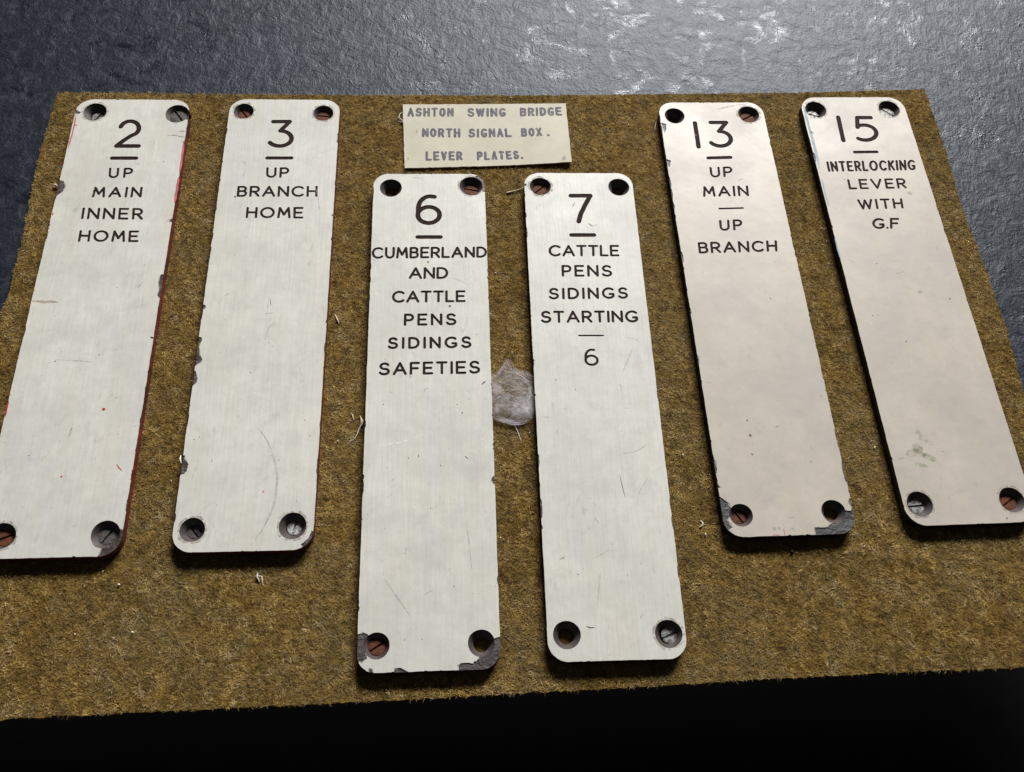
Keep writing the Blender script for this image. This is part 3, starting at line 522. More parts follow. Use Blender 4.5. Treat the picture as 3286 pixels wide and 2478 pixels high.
tone = 0.66 * vnoise(fx, fy, 1.4, 31) + 0.46 * vnoise(fx, fy, 3.1, 32) + 0.34 * vnoise(fx, fy, 8, 33) + .20 * vnoise(fx, fy, 45, 41) + .25 * vnoise(fx, fy, .8, 38) + rng.normal(0, .14, n) + .10
hue = vnoise(fx, fy, 7, 34) + 0.6 * vnoise(fx, fy, 2.2, 35) + rng.normal(0, .25, n)
t = np.clip(tone * .5 + .5, 0, 1)[:, None]
dark, mid, lite = np.array([.060, .037, .013]), np.array([.255, .168, .056]), np.array([.54, .39, .17])
cols = np.where(t < .5, dark + (mid - dark) * t * 2, mid + (lite - mid) * (t - .5) * 2)
cols *= 1 + np.clip(hue, -1, 1)[:, None] * np.array([[.10, .02, -.25]])
pale = rng.random(n) < .012
cols[pale] = np.array([.42, .34, .20]) * rng.uniform(.6, 1, (pale.sum(), 1))
pit_shade = vnoise(fx, fy, 1.9, 39) + .5 * vnoise(fx, fy, 1.0, 40)
cols[pit_shade > .66] *= .40  # shade of small hollows in the wool, put into the fibre colour only
worn = np.clip(1.4 * vnoise(fx, fy, 26, 44) + .8 * vnoise(fx, fy, 60, 45), 0, 1)[:, None]
cols = cols * (1 - .28 * worn) + np.array([.30, .245, .150]) * .28 * worn      # faded, dusty patches
cr_x = 198 + (fy - 100) * -.22 + 3 * vnoise(fx, fy, 12, 46)
cols[(abs(fx - cr_x) < .7) & (fy > 82) & (fy < 122)] *= .45                     # shade of an old crease near the front right, darkened into the fibre colour
hgt = 0.35 + 0.3 * vnoise(fx, fy, 1.8, 36)
fz = ribbons('fibre', np.stack([fx, fy], 1), np.stack([np.cos(ang), np.sin(ang)], 1), rng.uniform(.8, 2.3, n), rng.uniform(.10, .24, n),
             rng.normal(0, 1.6, n), rng.uniform(.05, .45, n) * (1 + hgt), ZF / MM + 0.02 + 0.25 * np.clip(vnoise(fx, fy, 1.6, 37), -.2, 1), cols, M_fuzz, felt)
fz['kind'] = 'stuff'

# ------------------------------------------------------------------ lever plates
R_CORNER = {2: 9.5, 3: 9.5, 6: 8.5, 7: 9.0, 13: 9.0, 15: 10.0}
SCREWS = {  # per hole TL, TR, BL, BR: (kind, slot angle, size, offset)
    2: [('steel', 62, .62, (0.6, -1.0)), ('grey', -48, .80, (0.5, -0.3)), ('rust', 30, .72, (0, 0)), ('grey', 66, .70, (0, 0))],
    3: [('rust', -45, .72, (0, 0)), ('rust', 2, .74, (0, 0)), ('grey', -42, .62, (0, 0)), ('bright', 88, .58, (.3, 0))],
    6: [None, ('rust', -4, .66, (0.1, -.2)), ('rust', 40, .74, (0, 0)), None],
    7: [('rust', 52, .72, (0, 0)), None, None, ('steel', 30, .70, (1.3, 0))],
    13: [None, ('rust', 38, .72, (0, 0)), ('rust', -50, .68, (-.4, 0)), None],
    15: [('steel', -10, .62, (-.8, -1.2)), ('bright', -33, .70, (.1, 0)), ('steel', 12, .68, (-.2, 0)), ('rust', 42, .68, (0, 0))],
}
CORE_KIND = {2: 'red', 3: 'red', 6: 'maroon', 7: 'maroon', 13: 'black', 15: 'black'}
PLABEL = {
    2: 'white engraved lever plate numbered 2, UP MAIN INNER HOME, red edges, cut off at left',
    3: 'white engraved lever plate numbered 3, UP BRANCH HOME, chipped left edge',
    6: 'white engraved lever plate numbered 6, CUMBERLAND AND CATTLE PENS SIDINGS SAFETIES, chipped bottom corners',
    7: 'white engraved lever plate numbered 7, CATTLE PENS SIDINGS STARTING 6, clean rounded corners',
    13: 'cream engraved lever plate numbered 13, UP MAIN UP BRANCH, broken lower right corner',
    15: 'cream engraved lever plate numbered 15, INTERLOCKING LEVER WITH G.F, green smear near its foot',
}
FACE = 0.38      # thickness of the white layer, mm
CONE_D = 3.7
def round_rect_sdf(X, Y, w, l, r):
    qx, qy = np.abs(X) - (w / 2 - r), np.abs(Y) - (l / 2 - r)
    return np.hypot(np.maximum(qx, 0), np.maximum(qy, 0)) + np.minimum(np.maximum(qx, qy), 0) - r
def circle_pts(cx, cy, r, z, n):
    return [((cx + r * math.cos(2 * math.pi * i / n)) * MM, (cy + r * math.sin(2 * math.pi * i / n)) * MM, z * MM) for i in range(n)]
def countersink(cx, cy, r1, parent):
    n = 48; rings = [(r1 - .02, -.30), (r1 * .97, -.42), (r1 * .58, -CONE_D), (r1 * .56, -CONE_D - .1), (r1 * .56, -T + .05)]
    v = []; f = []
    for r, z in rings: v += circle_pts(cx, cy, r, z, n)
    for k in range(len(rings) - 1):
        for i in range(n):
            j = (i + 1) % n
            f.append((k * n + i, k * n + j, (k + 1) * n + j, (k + 1) * n + i))
    return mesh('countersunk_hole', v, f, M_cone, parent, True)
def screw(cx, cy, r1, kind, ang, size, off, parent):
    """slotted countersunk head: two half discs either side of a recessed slot"""
    R = r1 * size; z = -(1 - size) / .42 * CONE_D * 1.0 + 0.05
    z = max(z, -CONE_D + .1)
    sw = R * .13; v = []; f = []
    ca, sa = math.cos(math.radians(ang)), math.sin(math.radians(ang))
    def P(x, y, zz): v.append(((cx + off[0] + ca * x - sa * y) * MM, (cy + off[1] + sa * x + ca * y) * MM, zz * MM)); return len(v) - 1
    for sg in (1, -1):
        a0 = math.asin(sw / R); m = 18
        arcp = [(R * math.cos(a0 + (math.pi - 2 * a0) * i / m), sg * R * math.sin(a0 + (math.pi - 2 * a0) * i / m)) for i in range(m + 1)]
        inner = [(x * .84, sg * sw + (y - sg * sw) * .84) for x, y in arcp]
        top = [P(x, y, z + .12) for x, y in inner]; rim = [P(x, y, z - .05) for x, y in arcp]; bot = [P(x * .9, y * .9, z - 1.0) for x, y in arcp]
        c = P(0, sg * sw, z + .2)
        for i in range(m):
            f.append((c, top[i], top[i + 1]) if sg > 0 else (c, top[i + 1], top[i]))
            f.append((top[i], rim[i], rim[i + 1], top[i + 1])); f.append((rim[i], bot[i], bot[i + 1], rim[i + 1]))
        f.append((c, top[0], rim[0], bot[0])); f.append((c, bot[0], bot[m], c) if False else (c, bot[0], bot[m])); f.append((c, bot[m], rim[m], top[m]))
    q = [P(-R * .9, -sw, z - .62), P(R * .9, -sw, z - .62), P(R * .9, sw, z - .62), P(-R * .9, sw, z - .62)]
    f.append(tuple(q))
    return mesh('screw', v, f, M_screw[kind], parent)
def mark_mesh(kind, items, parent, seed):
    """thin flakes of paint, scuffs and specks lying on the face"""
    r = np.random.default_rng(seed); v = []; f = []
    for pts, w in items:
        p = np.array(pts)
        m = max(6, 5 * (len(p) - 1) + 1)
        tt = np.linspace(0, len(p) - 1, m)
        q = np.stack([np.interp(tt, range(len(p)), p[:, i]) for i in (0, 1)], 1)
        if len(p) > 2:
            for _ in range(3): q[1:-1] = (q[:-2] + 2 * q[1:-1] + q[2:]) / 4
        d = np.gradient(q, axis=0); d /= np.hypot(d[:, 0], d[:, 1])[:, None] + 1e-9
        nn = np.stack([-d[:, 1], d[:, 0]], 1)
        s = np.linspace(0, 1, m)
        prof = np.sqrt(np.clip(1 - (2 * s - 1) ** 2, 0.02, 1)) if kind not in ('pink', 'blue') else np.clip(np.minimum(s, 1 - s) * 8, .15, 1)
        short = np.hypot(*(p[-1] - p[0])) < w * 1.2
        if short: prof = np.sqrt(np.clip(1 - (2 * s - 1) ** 2, 0.1, 1))
        w1 = w / 2 * prof * r.uniform(.7, 1.15, m); w2 = w / 2 * prof * r.uniform(.7, 1.15, m)
        if short:   # grow along the short axis too, so that it reads as a dot
            q = q.mean(0) + (s[:, None] - .5) * w * d[0]
        base = len(v); z = 0.03 + 0.004 * (len(v) % 7)
        for i in range(m):
            v.append(((q[i] + nn[i] * w1[i]) * MM).tolist() + [z * MM]); v.append(((q[i] - nn[i] * w2[i]) * MM).tolist() + [z * MM])
        for i in range(m - 1): f.append((base + 2 * i, base + 2 * i + 1, base + 2 * i + 3, base + 2 * i + 2))
    return mesh(MARK_NAME[kind], v, f, M_mark[kind], parent)

for num, d in PLATES.items():
    root = empty('lever_plate', (d['x'], d['y'], 0), d['a'], PLABEL[num], 'lever plate', 'engraved lever plates laid out on the felt')
    w, l = d['w'], d['l']; h = 0.14; pr = np.random.default_rng(100 + num)
    xs = np.arange(-w / 2 - 1.2, w / 2 + 1.2, h); ys = np.arange(-l / 2 - 1.2, l / 2 + 1.2, h)
    X, Y = np.meshgrid(xs, ys, indexing='ij')
    base = round_rect_sdf(X, Y, w, l, R_CORNER[num])
    wear = 0.07 * vnoise(X, Y, 1.3, num) + 0.09 * vnoise(X, Y, 6, num + 50)
    S = base + wear + 0.10
    # small nicks along the edge, more on the worn plates
    for _ in range({2: 46, 3: 60, 6: 46, 7: 34, 13: 80, 15: 16}[num]):
        t = pr.random(); side = pr.choice([0, 1, 1, 0, 2, 3]); rr = pr.uniform(.18, .5) * (1 if pr.random() < .85 else 1.6)
        if side < 2: cx, cy = (w / 2) * (1 if side else -1), (t - .5) * (l - 20)
        else: cx, cy = (t - .5) * (w - 20), (l / 2) * (1 if side == 2 else -1)
        i0, j0 = int((cx - xs[0]) / h), int((cy - ys[0]) / h); k = 14
        el = pr.choice([.5, .5, .16, .25]) if side < 2 else 1.4
        if el < .3: rr *= 1.25
        a, b_ = slice(max(0, i0 - k), i0 + k), slice(max(0, j0 - 4 * k), j0 + 4 * k)
        S[a, b_] = np.maximum(S[a, b_], rr + .12 * vnoise(X[a, b_], Y[a, b_], .5, num + 5) - np.hypot(X[a, b_] - cx, (Y[a, b_] - cy) * el))
    U = S.copy()
    for poly in d['chips']:
        p = np.array(poly); lo, hi = p.min(0) - 1.5, p.max(0) + 1.5
        a = slice(max(0, int((lo[0] - xs[0]) / h)), max(0, int((hi[0] - xs[0]) / h)))
        b_ = slice(max(0, int((lo[1] - ys[0]) / h)), max(0, int((hi[1] - ys[0]) / h)))
        if X[a, b_].size == 0: continue
        sp = sd_poly(X[a, b_], Y[a, b_], poly) + 0.14 * vnoise(X[a, b_], Y[a, b_], .9, num + 7) + .10 * vnoise(X[a, b_], Y[a, b_], .4, num + 8)
        S[a, b_] = np.maximum(S[a, b_], -sp)
        U[a, b_] = np.maximum(U[a, b_], -(sp + .28 + .45 * vnoise(X[a, b_], Y[a, b_], 1.7, num + 11)))
    for cx, cy, r1 in d['holes']:
        ang_ = np.arctan2(Y - cy, X - cx)
        hs = r1 + .05 * np.sin(3 * ang_ + num) + .05 * vnoise(X, Y, .8, num + 9) - np.hypot(X - cx, Y - cy)
        S = np.maximum(S, hs); U = np.maximum(U, hs + .03)
    for t, quad, m in d['text']:
        if t == '-':
            q = np.array(quad); r = m / 2; u = (q[1] - q[0]) / np.hypot(*(q[1] - q[0]))
            segs = [tuple(q[0] + u * r) + tuple(q[1] - u * r)]
        else:
            r = {0: .69, 1: 1.36, 2: .72}[m]
            if t == '6' and m == 0: r = .66
            segs, groups = text_segs(t, quad, r, split=True)
        a_ = np.array(segs); mgn = r + .6
        lo = (min(a_[:, 0].min(), a_[:, 2].min()) - mgn, min(a_[:, 1].min(), a_[:, 3].min()) - mgn)
        hi = (max(a_[:, 0].max(), a_[:, 2].max()) + mgn, max(a_[:, 1].max(), a_[:, 3].max()) + mgn)
        a = slice(max(0, int((lo[0] - xs[0]) / h)), int((hi[0] - xs[0]) / h) + 1); b_ = slice(int((lo[1] - ys[0]) / h), int((hi[1] - ys[0]) / h) + 1)
        ds = sd_segments(X[a, b_], Y[a, b_], segs, r) + .045 * vnoise(X[a, b_], Y[a, b_], .7, num + len(t)) + .03 * vnoise(X[a, b_], Y[a, b_], 2.5, 3 * num)
        S[a, b_] = np.maximum(S[a, b_], -ds); U[a, b_] = np.maximum(U[a, b_], -ds)
        nm = 'engraved_rule' if t == '-' else ('engraved_number' if t.isdigit() else 'engraved_text')
        fill = lambda nm_, sg_, par: slab(nm_, seg_sdf_loops(sg_, r, 0.12, 0.12, 0.03), -FACE - .01, -FACE + .05, M_fill, par)
        if len(t) == 1: fl = fill(nm, segs, root)
        else:
            fl = bpy.data.objects.new(nm, None); C.objects.link(fl); fl.parent = root; fl.empty_display_size = .003
            for ch, sg_ in groups: fill('letter' if ch != '.' else 'full_stop', sg_, fl)
        if t != '-': fl['label'] = 'dark engraved ' + ('number ' if t.isdigit() else 'capitals ') + t
    face = slab('white_face', contours(S, xs[0], ys[0], h, 0.018), -FACE, 0.0, M_cream if num > 7 else M_white, root)
    if any(True for _ in d['chips']):
        slab('worn_underlayer', contours(np.maximum(U + .03, 0.0 * U - 1), xs[0], ys[0], h, 0.03), -FACE - .005, -.17, M_under, root)
    # dark body, a hair inside the face, with its own slightly bruised outline
    hc = 0.4
    xs2 = np.arange(-w / 2 - 1.2, w / 2 + 1.2, hc); ys2 = np.arange(-l / 2 - 1.2, l / 2 + 1.2, hc)
    X2, Y2 = np.meshgrid(xs2, ys2, indexing='ij')
    S2 = round_rect_sdf(X2, Y2, w, l, R_CORNER[num]) + .10 + .09 * vnoise(X2, Y2, 3, num + 60)
    for cx, cy, r1 in d['holes']: S2 = np.maximum(S2, r1 * .985 - np.hypot(X2 - cx, Y2 - cy))
    slab('dark_backing', contours(S2, xs2[0], ys2[0], hc, 0.03), -T + .06, -FACE - .015, M_core[CORE_KIND[num]], root, bev=0.0)
    for (cx, cy, r1), sc in zip(d['holes'], SCREWS[num]):
        countersink(cx, cy, r1, root)
        if sc:
            vr = []; n_ = 40; wr = [r1 + .12 + .9 * (1 + .6 * math.sin(q * .7 + num) + .4 * math.sin(q * 1.9)) * .6 for q in range(n_)]
            for q in range(n_):
                a_ = 2 * math.pi * q / n_
                for rr_ in (r1 + .10, wr[q] + .35): vr.append(((cx + rr_ * math.cos(a_)) * MM, (cy + rr_ * math.sin(a_)) * MM, .018 * MM))
            fr_ = [(2 * q, 2 * q + 1, (2 * q + 3) % (2 * n_), (2 * q + 2) % (2 * n_)) for q in range(n_)
                   if all(abs(vr[2 * q + 1][k_]) < (w, l)[k_] / 2 * MM - .0007 for k_ in (0, 1)) and abs(math.sin(q * .37 + num + cx)) > .25]
            if abs(cx) < w / 2 - r1 - 1 and not (num in (6, 13) and cy < 0) and not (num == 2 and cx > 0): mesh('grime_ring', vr, fr_, M_mark['ring'], root)
        if sc:
            s_ = screw(cx, cy, r1, sc[0], sc[1] - math.degrees(d['a']), sc[2] * .93, sc[3], root)
            s_['label'] = {'rust': 'rusty brown slotted screw head', 'grey': 'dull grey slotted screw head', 'steel': 'worn steel slotted screw head', 'bright': 'bright flaking slotted screw head'}[sc[0]]
    by = {}
    for kind, pts, ww in MARKS[num]: by.setdefault(kind, []).append((pts, ww))
    for kind, items in by.items():
        ext = lambda it: float(np.hypot(*(np.array(it[0]).max(0) - np.array(it[0]).min(0))))
        small = [it for it in items if ext(it) < 4.5]
        for q_, it in enumerate([it for it in items if ext(it) >= 4.5]): mark_mesh(kind, [it], root, num * 10 + q_)
        if small:
            o = mark_mesh(kind, small, root, num)
            if len(small) > 1: o['kind'] = 'stuff'

# ------------------------------------------------------------------ paper label
def paper_material():
    m, nt, b = mat('yellowed_card')
    v = coords(nt, rnd=False)
    n1 = noise(nt, v, 55, 5, 0.65); n2 = noise(nt, v, 300, 4, 0.7)
    col = mix(nt, ramp(nt, n1, [(0.35, (0, 0, 0)), (0.68, (1, 1, 1))]), (0.50, 0.475, 0.375), (0.43, 0.405, 0.31))
    col = mix(nt, ramp(nt, n2, [(0.60, (0, 0, 0)), (0.74, (1, 1, 1))]), col, (0.42, 0.39, 0.28))
    L(nt, col, b.inputs['Base Color'])
    b.inputs['Roughness'].default_value = 0.6
    b.inputs['Specular IOR Level'].default_value = 0.3
    bump(nt, n1, 0.2, 0.001, b)
    return m
M_paper = paper_material()
def ink_material():
    m, nt, b = mat('faded_violet_ink')
    n = noise(nt, coords(nt, rnd=False), 420, 4, 0.7)
    L(nt, ramp(nt, n, [(0.36, (0.042, 0.036, 0.056)), (0.58, (0.080, 0.070, 0.092)), (0.72, (0.24, 0.225, 0.20))]), b.inputs['Base Color'])
    b.inputs['Roughness'].default_value = 0.7
    return m
M_ink = ink_material()
lab = empty('paper_label', (-0.031375, 0.361975, ZF + .0012), 0.16742, 'small yellowed card label reading ASHTON SWING BRIDGE NORTH SIGNAL BOX LEVER PLATES', 'label')
def warp(o):
    """card bows: lower right corner lifts, left edge a little too"""
    me = o.data; n = len(me.vertices); co = np.zeros(n * 3); me.vertices.foreach_get('co', co); co = co.reshape(-1, 3)
    u, v = co[:, 0] / .0485, co[:, 1] / .0238
    co[:, 2] += 0.0011 * np.clip(u, 0, 1) ** 2 * np.clip(.6 - v, 0, 2) + 0.0003 * np.clip(-u, 0, 1) ** 2
    me.vertices.foreach_set('co', co.ravel()); me.update()
CORN = np.array([(-48.55, -24.09), (48.3, -23.18), (49.27, 23.16), (-49.03, 24.09)])
nx, ny = 60, 30
edge = {}
v = []; f = []
def cardpt(i, j):
    u, vv = i / nx, j / ny
    p = (1 - vv) * ((1 - u) * CORN[0] + u * CORN[1]) + vv * ((1 - u) * CORN[3] + u * CORN[2])
    if j in (0, ny): p = p + [0, rng.normal(0, .07)]
    if i in (0, nx): p = p + [rng.normal(0, .07), 0]
    return p
gp = [[cardpt(i, j) for j in range(ny + 1)] for i in range(nx + 1)]
for z in (0.0, -0.7):
    for i in range(nx + 1):
        for j in range(ny + 1): v.append((gp[i][j][0] * MM, gp[i][j][1] * MM, z * MM))
K = (nx + 1) * (ny + 1)
ix = lambda i, j, k=0: k * K + i * (ny + 1) + j
for i in range(nx):
    for j in range(ny):
        f.append((ix(i, j), ix(i + 1, j), ix(i + 1, j + 1), ix(i, j + 1)))
        f.append((ix(i, j, 1), ix(i, j + 1, 1), ix(i + 1, j + 1, 1), ix(i + 1, j, 1)))
for i in range(nx): f += [(ix(i, 0), ix(i, 0, 1), ix(i + 1, 0, 1), ix(i + 1, 0)), (ix(i, ny), ix(i + 1, ny), ix(i + 1, ny, 1), ix(i, ny, 1))]
for j in range(ny): f += [(ix(0, j), ix(0, j + 1), ix(0, j + 1, 1), ix(0, j, 1)), (ix(nx, j), ix(nx, j, 1), ix(nx, j + 1, 1), ix(nx, j + 1))]
card = mesh('card', v, f, M_paper, lab); warp(card)
LABELTEXT = [('ASHTON', [(-46.46, 14.53), (-18.91, 14.06), (-46.25, 21.41), (-18.65, 20.96)]), ('SWING', [(-10.75, 13.75), (12.35, 13.37), (-10.54, 20.66), (12.69, 20.16)]), ('BRIDGE', [(20.74, 13.44), (46.25, 13.54), (21.07, 20.12), (46.48, 20.37)]), ('NORTH', [(-38.22, -1.28), (-15.58, -2.07), (-37.91, 5.49), (-15.39, 4.84)]), ('SIGNAL', [(-10.94, -2.18), (14.77, -2.48), (-10.48, 4.73), (14.78, 4.27)]), ('BOX', [(20.19, -2.48), (33.1, -2.47), (20.58, 4.27), (32.86, 4.24)]), ('.', [(35.66, -2.6), (37.15, -2.63), (35.8, -0.95), (37.29, -0.98)]), ('LEVER', [(-36.52, -19.0), (-14.96, -19.19), (-36.35, -12.05), (-14.86, -12.41)]), ('PLATES.', [(-6.81, -19.4), (20.44, -19.25), (-6.48, -12.81), (20.08, -12.86)])]
for t, quad in LABELTEXT:
    r = .74
    if t == '.': segs = [(36.4, -1.8, 36.5, -1.8)]; r = .8
    else:
        segs = []
        q = np.array(quad, float); n_ = len(t); wid = np.hypot(*(q[1] - q[0])); hg = np.hypot(*(q[2] - q[0])) - 2 * r
        adv = {'I': .42, '.': .42, 'W': 1.25}
        tot = sum(adv.get(c, 1) for c in t); gap = 0.75
        cell = (wid - gap * (n_ - 1)) / tot; x = 0
        for c in t:
            cw = cell * adv.get(c, 1)
            u0, u1 = x / wid, (x + cw) / wid
            B0, B1, T0, T1 = q[0] + (q[1] - q[0]) * u0, q[0] + (q[1] - q[0]) * u1, q[2] + (q[3] - q[2]) * u0, q[2] + (q[3] - q[2]) * u1
            if c in 'I.':
                m0, m1 = (B0 + B1) / 2, (T0 + T1) / 2; dd = (m1 - m0) / np.hypot(*(m1 - m0))
                segs.append(tuple(m0 + dd * r) + tuple((m1 - dd * r) if c == 'I' else (m0 + dd * r * 1.2)))
            else: segs += text_segs(c, [B0, B1, T0, T1], r)
            x += cw + gap
    o = slab('printed_word' if t != '.' else 'printed_stop', seg_sdf_loops(segs, r, .1, 0, .02, .10, len(t)), 0.03, 0.05, M_ink, lab)
    if t != '.': o['label'] = 'violet-grey printed word ' + t
    warp(o)
stain = [([(44.59, -18.45), (43.3, -21.82)], 2.6), ([(-40.92, 4.04), (-41.22, 1.51)], 1.2), ([(-22.9, 23.15), (-20.41, 22.96)], .6), ([(-6.56, -23.2), (-6.25, -24.2)], .9)]
for st_ in stain:
    o = mark_mesh('tan', [st_], lab, 3); o.name = 'stain'; warp(o)
o = mark_mesh('dark', [([(-46.62, -17.02), (-46.39, -17.52)], .9)], lab, 4); warp(o)

# ------------------------------------------------------------------ spider silk between plates 6 and 7
def silk_material(name, a):
    m, nt, b = mat(name)
    v = coords(nt, rnd=False)
    b.inputs['Base Color'].default_value = (0.80, 0.78, 0.84, 1)
    b.inputs['Roughness'].default_value = 0.7
    if a:
        n = noise(nt, v, 210, 6, 0.7, 1.2); n2 = noise(nt, v, 75, 4, 0.6)
        at = N(nt, 'ShaderNodeAttribute'); at.attribute_name = 'tint'
        s = N(nt, 'ShaderNodeSeparateColor'); L(nt, at.outputs['Color'], s.inputs[0])
        al = ramp(nt, math2(nt, 'MULTIPLY', math2(nt, 'ADD', n, n2), .5), [(0.40, (0.10,) * 3), (0.50, (0.42,) * 3), (0.60, (0.75,) * 3)])
        L(nt, math2(nt, 'MULTIPLY', al, s.outputs[0]), b.inputs['Alpha'])
    else: b.inputs['Alpha'].default_value = 0.62
    # silk scatters light through itself: half of it is translucent
    out = nt.nodes['Material Output']; tr = N(nt, 'ShaderNodeBsdfTranslucent'); tr.inputs[0].default_value = (0.85, 0.83, 0.88, 1)
    tp = N(nt, 'ShaderNodeBsdfTransparent'); df = N(nt, 'ShaderNodeBsdfDiffuse'); df.inputs[0].default_value = (0.85, 0.83, 0.88, 1)
    m1 = N(nt, 'ShaderNodeMixShader'); m1.inputs[0].default_value = 0.4; L(nt, df.outputs[0], m1.inputs[1]); L(nt, tr.outputs[0], m1.inputs[2])
    m2 = N(nt, 'ShaderNodeMixShader'); L(nt, tp.outputs[0], m2.inputs[1]); L(nt, m1.outputs[0], m2.inputs[2])
    al_ = b.inputs['Alpha']
    if al_.is_linked: L(nt, al_.links[0].from_socket, m2.inputs[0])
    else: m2.inputs[0].default_value = al_.default_value
    L(nt, m2.outputs[0], out.inputs['Surface'])
    return m
M_silk = silk_material('spider_silk_sheet', True); M_thread = silk_material('spider_silk_thread', False)
WO = (0.0015, 0.1915)     # centre of the silk
web = empty('spider_web', (WO[0], WO[1], ZF), 0, 'greyish white spider silk cocoon stretched between plates 6 and 7', 'spider web')
OUT = np.array([(-0.0122, 0.2032), (-0.0088, 0.2042), (-0.0062, 0.2100), (-0.0043, 0.2136), (-0.0024, 0.2142), (-0.001, 0.2097), (0.004, 0.2070), (0.0085, 0.2045), (0.0118, 0.2015),
                (0.0130, 0.1945), (0.0134, 0.1860), (0.0120, 0.1810), (0.0085, 0.1785), (0.0036, 0.1772), (-0.0020, 0.1782), (-0.0058, 0.1793), (-0.0094, 0.1805), (-0.0112, 0.1870), (-0.0120, 0.1950)]) - WO
m_ = len(OUT); rings_ = 12; v = []; f = []; tint = []
for k in range(rings_ + 1):
    s = k / rings_
    for i in range(m_ * 3):
        a = i / 3; i0 = int(a) % m_; i1 = (i0 + 1) % m_; fr = a - int(a)
        p = OUT[i0] * (1 - fr) + OUT[i1] * fr
        zz = (0.0006 + .0036 * (1 - s ** 2.2)) + rng.normal(0, .00016)
        side = min(1, abs(p[0]) / .010) * s
        zz += 0.0022 * side ** 2
        v.append((p[0] * s, p[1] * s, zz)); tint.append(min(1.0, max(.08, (1.02 - s) * 3.2)) * (1.0 if p[1] < .010 else .35))
n3 = m_ * 3
for k in range(rings_):
    for i in range(n3):
        j = (i + 1) % n3; f.append((k * n3 + i, k * n3 + j, (k + 1) * n3 + j, (k + 1) * n3 + i))
sheet = mesh('silk_sheet', v, f, M_silk, web, True)
ca_ = sheet.data.color_attributes.new('tint', 'FLOAT_COLOR', 'POINT')
cc = np.ones((len(v), 4)); cc[:, 0] = tint; cc[:, 1] = tint; cc[:, 2] = tint; ca_.data.foreach_set('color', cc.ravel())
def tube(name, paths, rad, material, parent, sides=4):
    v = []; f = []
    for pts, r in paths:
        p = np.array(pts, float); b0 = len(v); m = len(p)
        d = np.gradient(p, axis=0)
        for i in range(m):
            t_ = Vector(d[i]).normalized(); a = t_.cross(Vector((0, 0, 1))); a = a.normalized() if a.length > 1e-6 else Vector((1, 0, 0)); b = t_.cross(a)
            rr = (r[i] if hasattr(r, '__len__') else r)
            for s in range(sides):
                q = 2 * math.pi * s / sides
                v.append(tuple(Vector(p[i]) + (a * math.cos(q) + b * math.sin(q)) * rr))
        for i in range(m - 1):
            for s in range(sides):
                s2 = (s + 1) % sides; f.append((b0 + i * sides + s, b0 + i * sides + s2, b0 + (i + 1) * sides + s2, b0 + (i + 1) * sides + s))
    return mesh(name, v, f, material, parent, True)
paths = []
def sag(a, b, bow, n=9, z0=.002, z1=.002, zb=.0015):
    a, b = np.array(a), np.array(b); d = b - a; nn = np.array([-d[1], d[0]])
    return [tuple(a + d * s + nn * bow * 4 * s * (1 - s)) + (z0 + (z1 - z0) * s + zb * 4 * s * (1 - s),) for s in np.linspace(0, 1, n)]
for _ in range(95):       # wrapped strands, mostly across
    i = rng.integers(0, m_); j = (i + rng.integers(5, m_ - 5)) % m_
    a, b = OUT[i] * rng.uniform(.6, 1.0), OUT[j] * rng.uniform(.6, 1.0)
    if abs(a[0] - b[0]) < abs(a[1] - b[1]) * .7: continue
    paths.append((sag(a, b, rng.uniform(-.3, .3), zb=.0022), rng.uniform(.00002, .00006)))
def strand(ks_, jit, z, r):
    q = np.array([OUT[k % m_] for k in ks_]); t_ = np.linspace(0, len(q) - 1, 22)
    q = np.stack([np.interp(t_, range(len(q)), q[:, i]) for i in (0, 1)], 1)
    for _ in range(4): q[1:-1] = (q[:-2] + 2 * q[1:-1] + q[2:]) / 4
    q = q * rng.uniform(.86, 1.01) + rng.normal(0, jit, 2) + np.cumsum(rng.normal(0, jit * .16, (22, 2)), 0)
    a_ = rng.integers(0, 8); e_ = 22 - rng.integers(0, 8)
    paths.append(([tuple(p_) + (z + rng.normal(0, .0002),) for p_ in q[a_:e_]], r))
for _ in range(34): strand(range(11, 17), .00035, .0016, rng.uniform(.00002, .000055))
for _ in range(22): strand(range(0, 5), .0003, .0016, rng.uniform(.00002, .00005)); strand(range(4, 9), .0005, .0018, rng.uniform(.00002, .00005))
for _ in range(8):
    j = rng.normal(0, .0005, 2); paths.append((sag(OUT[6] + j * 2, OUT[8] + j, .1), .00004))
for _ in range(6):
    j = rng.normal(0, .00015, 2)
    paths.append(([(.0022 + j[0] - WO[0] * 0, -.0142 + j[1], .001), (.0040 + j[0], -.0172, .0006), (.0052 + j[0], -.0200, .0005), (.0062, -.0222, .0004)], .00006))
st = tube('silk_thread', paths, 0, M_thread, web, 3); st['kind'] = 'stuff'

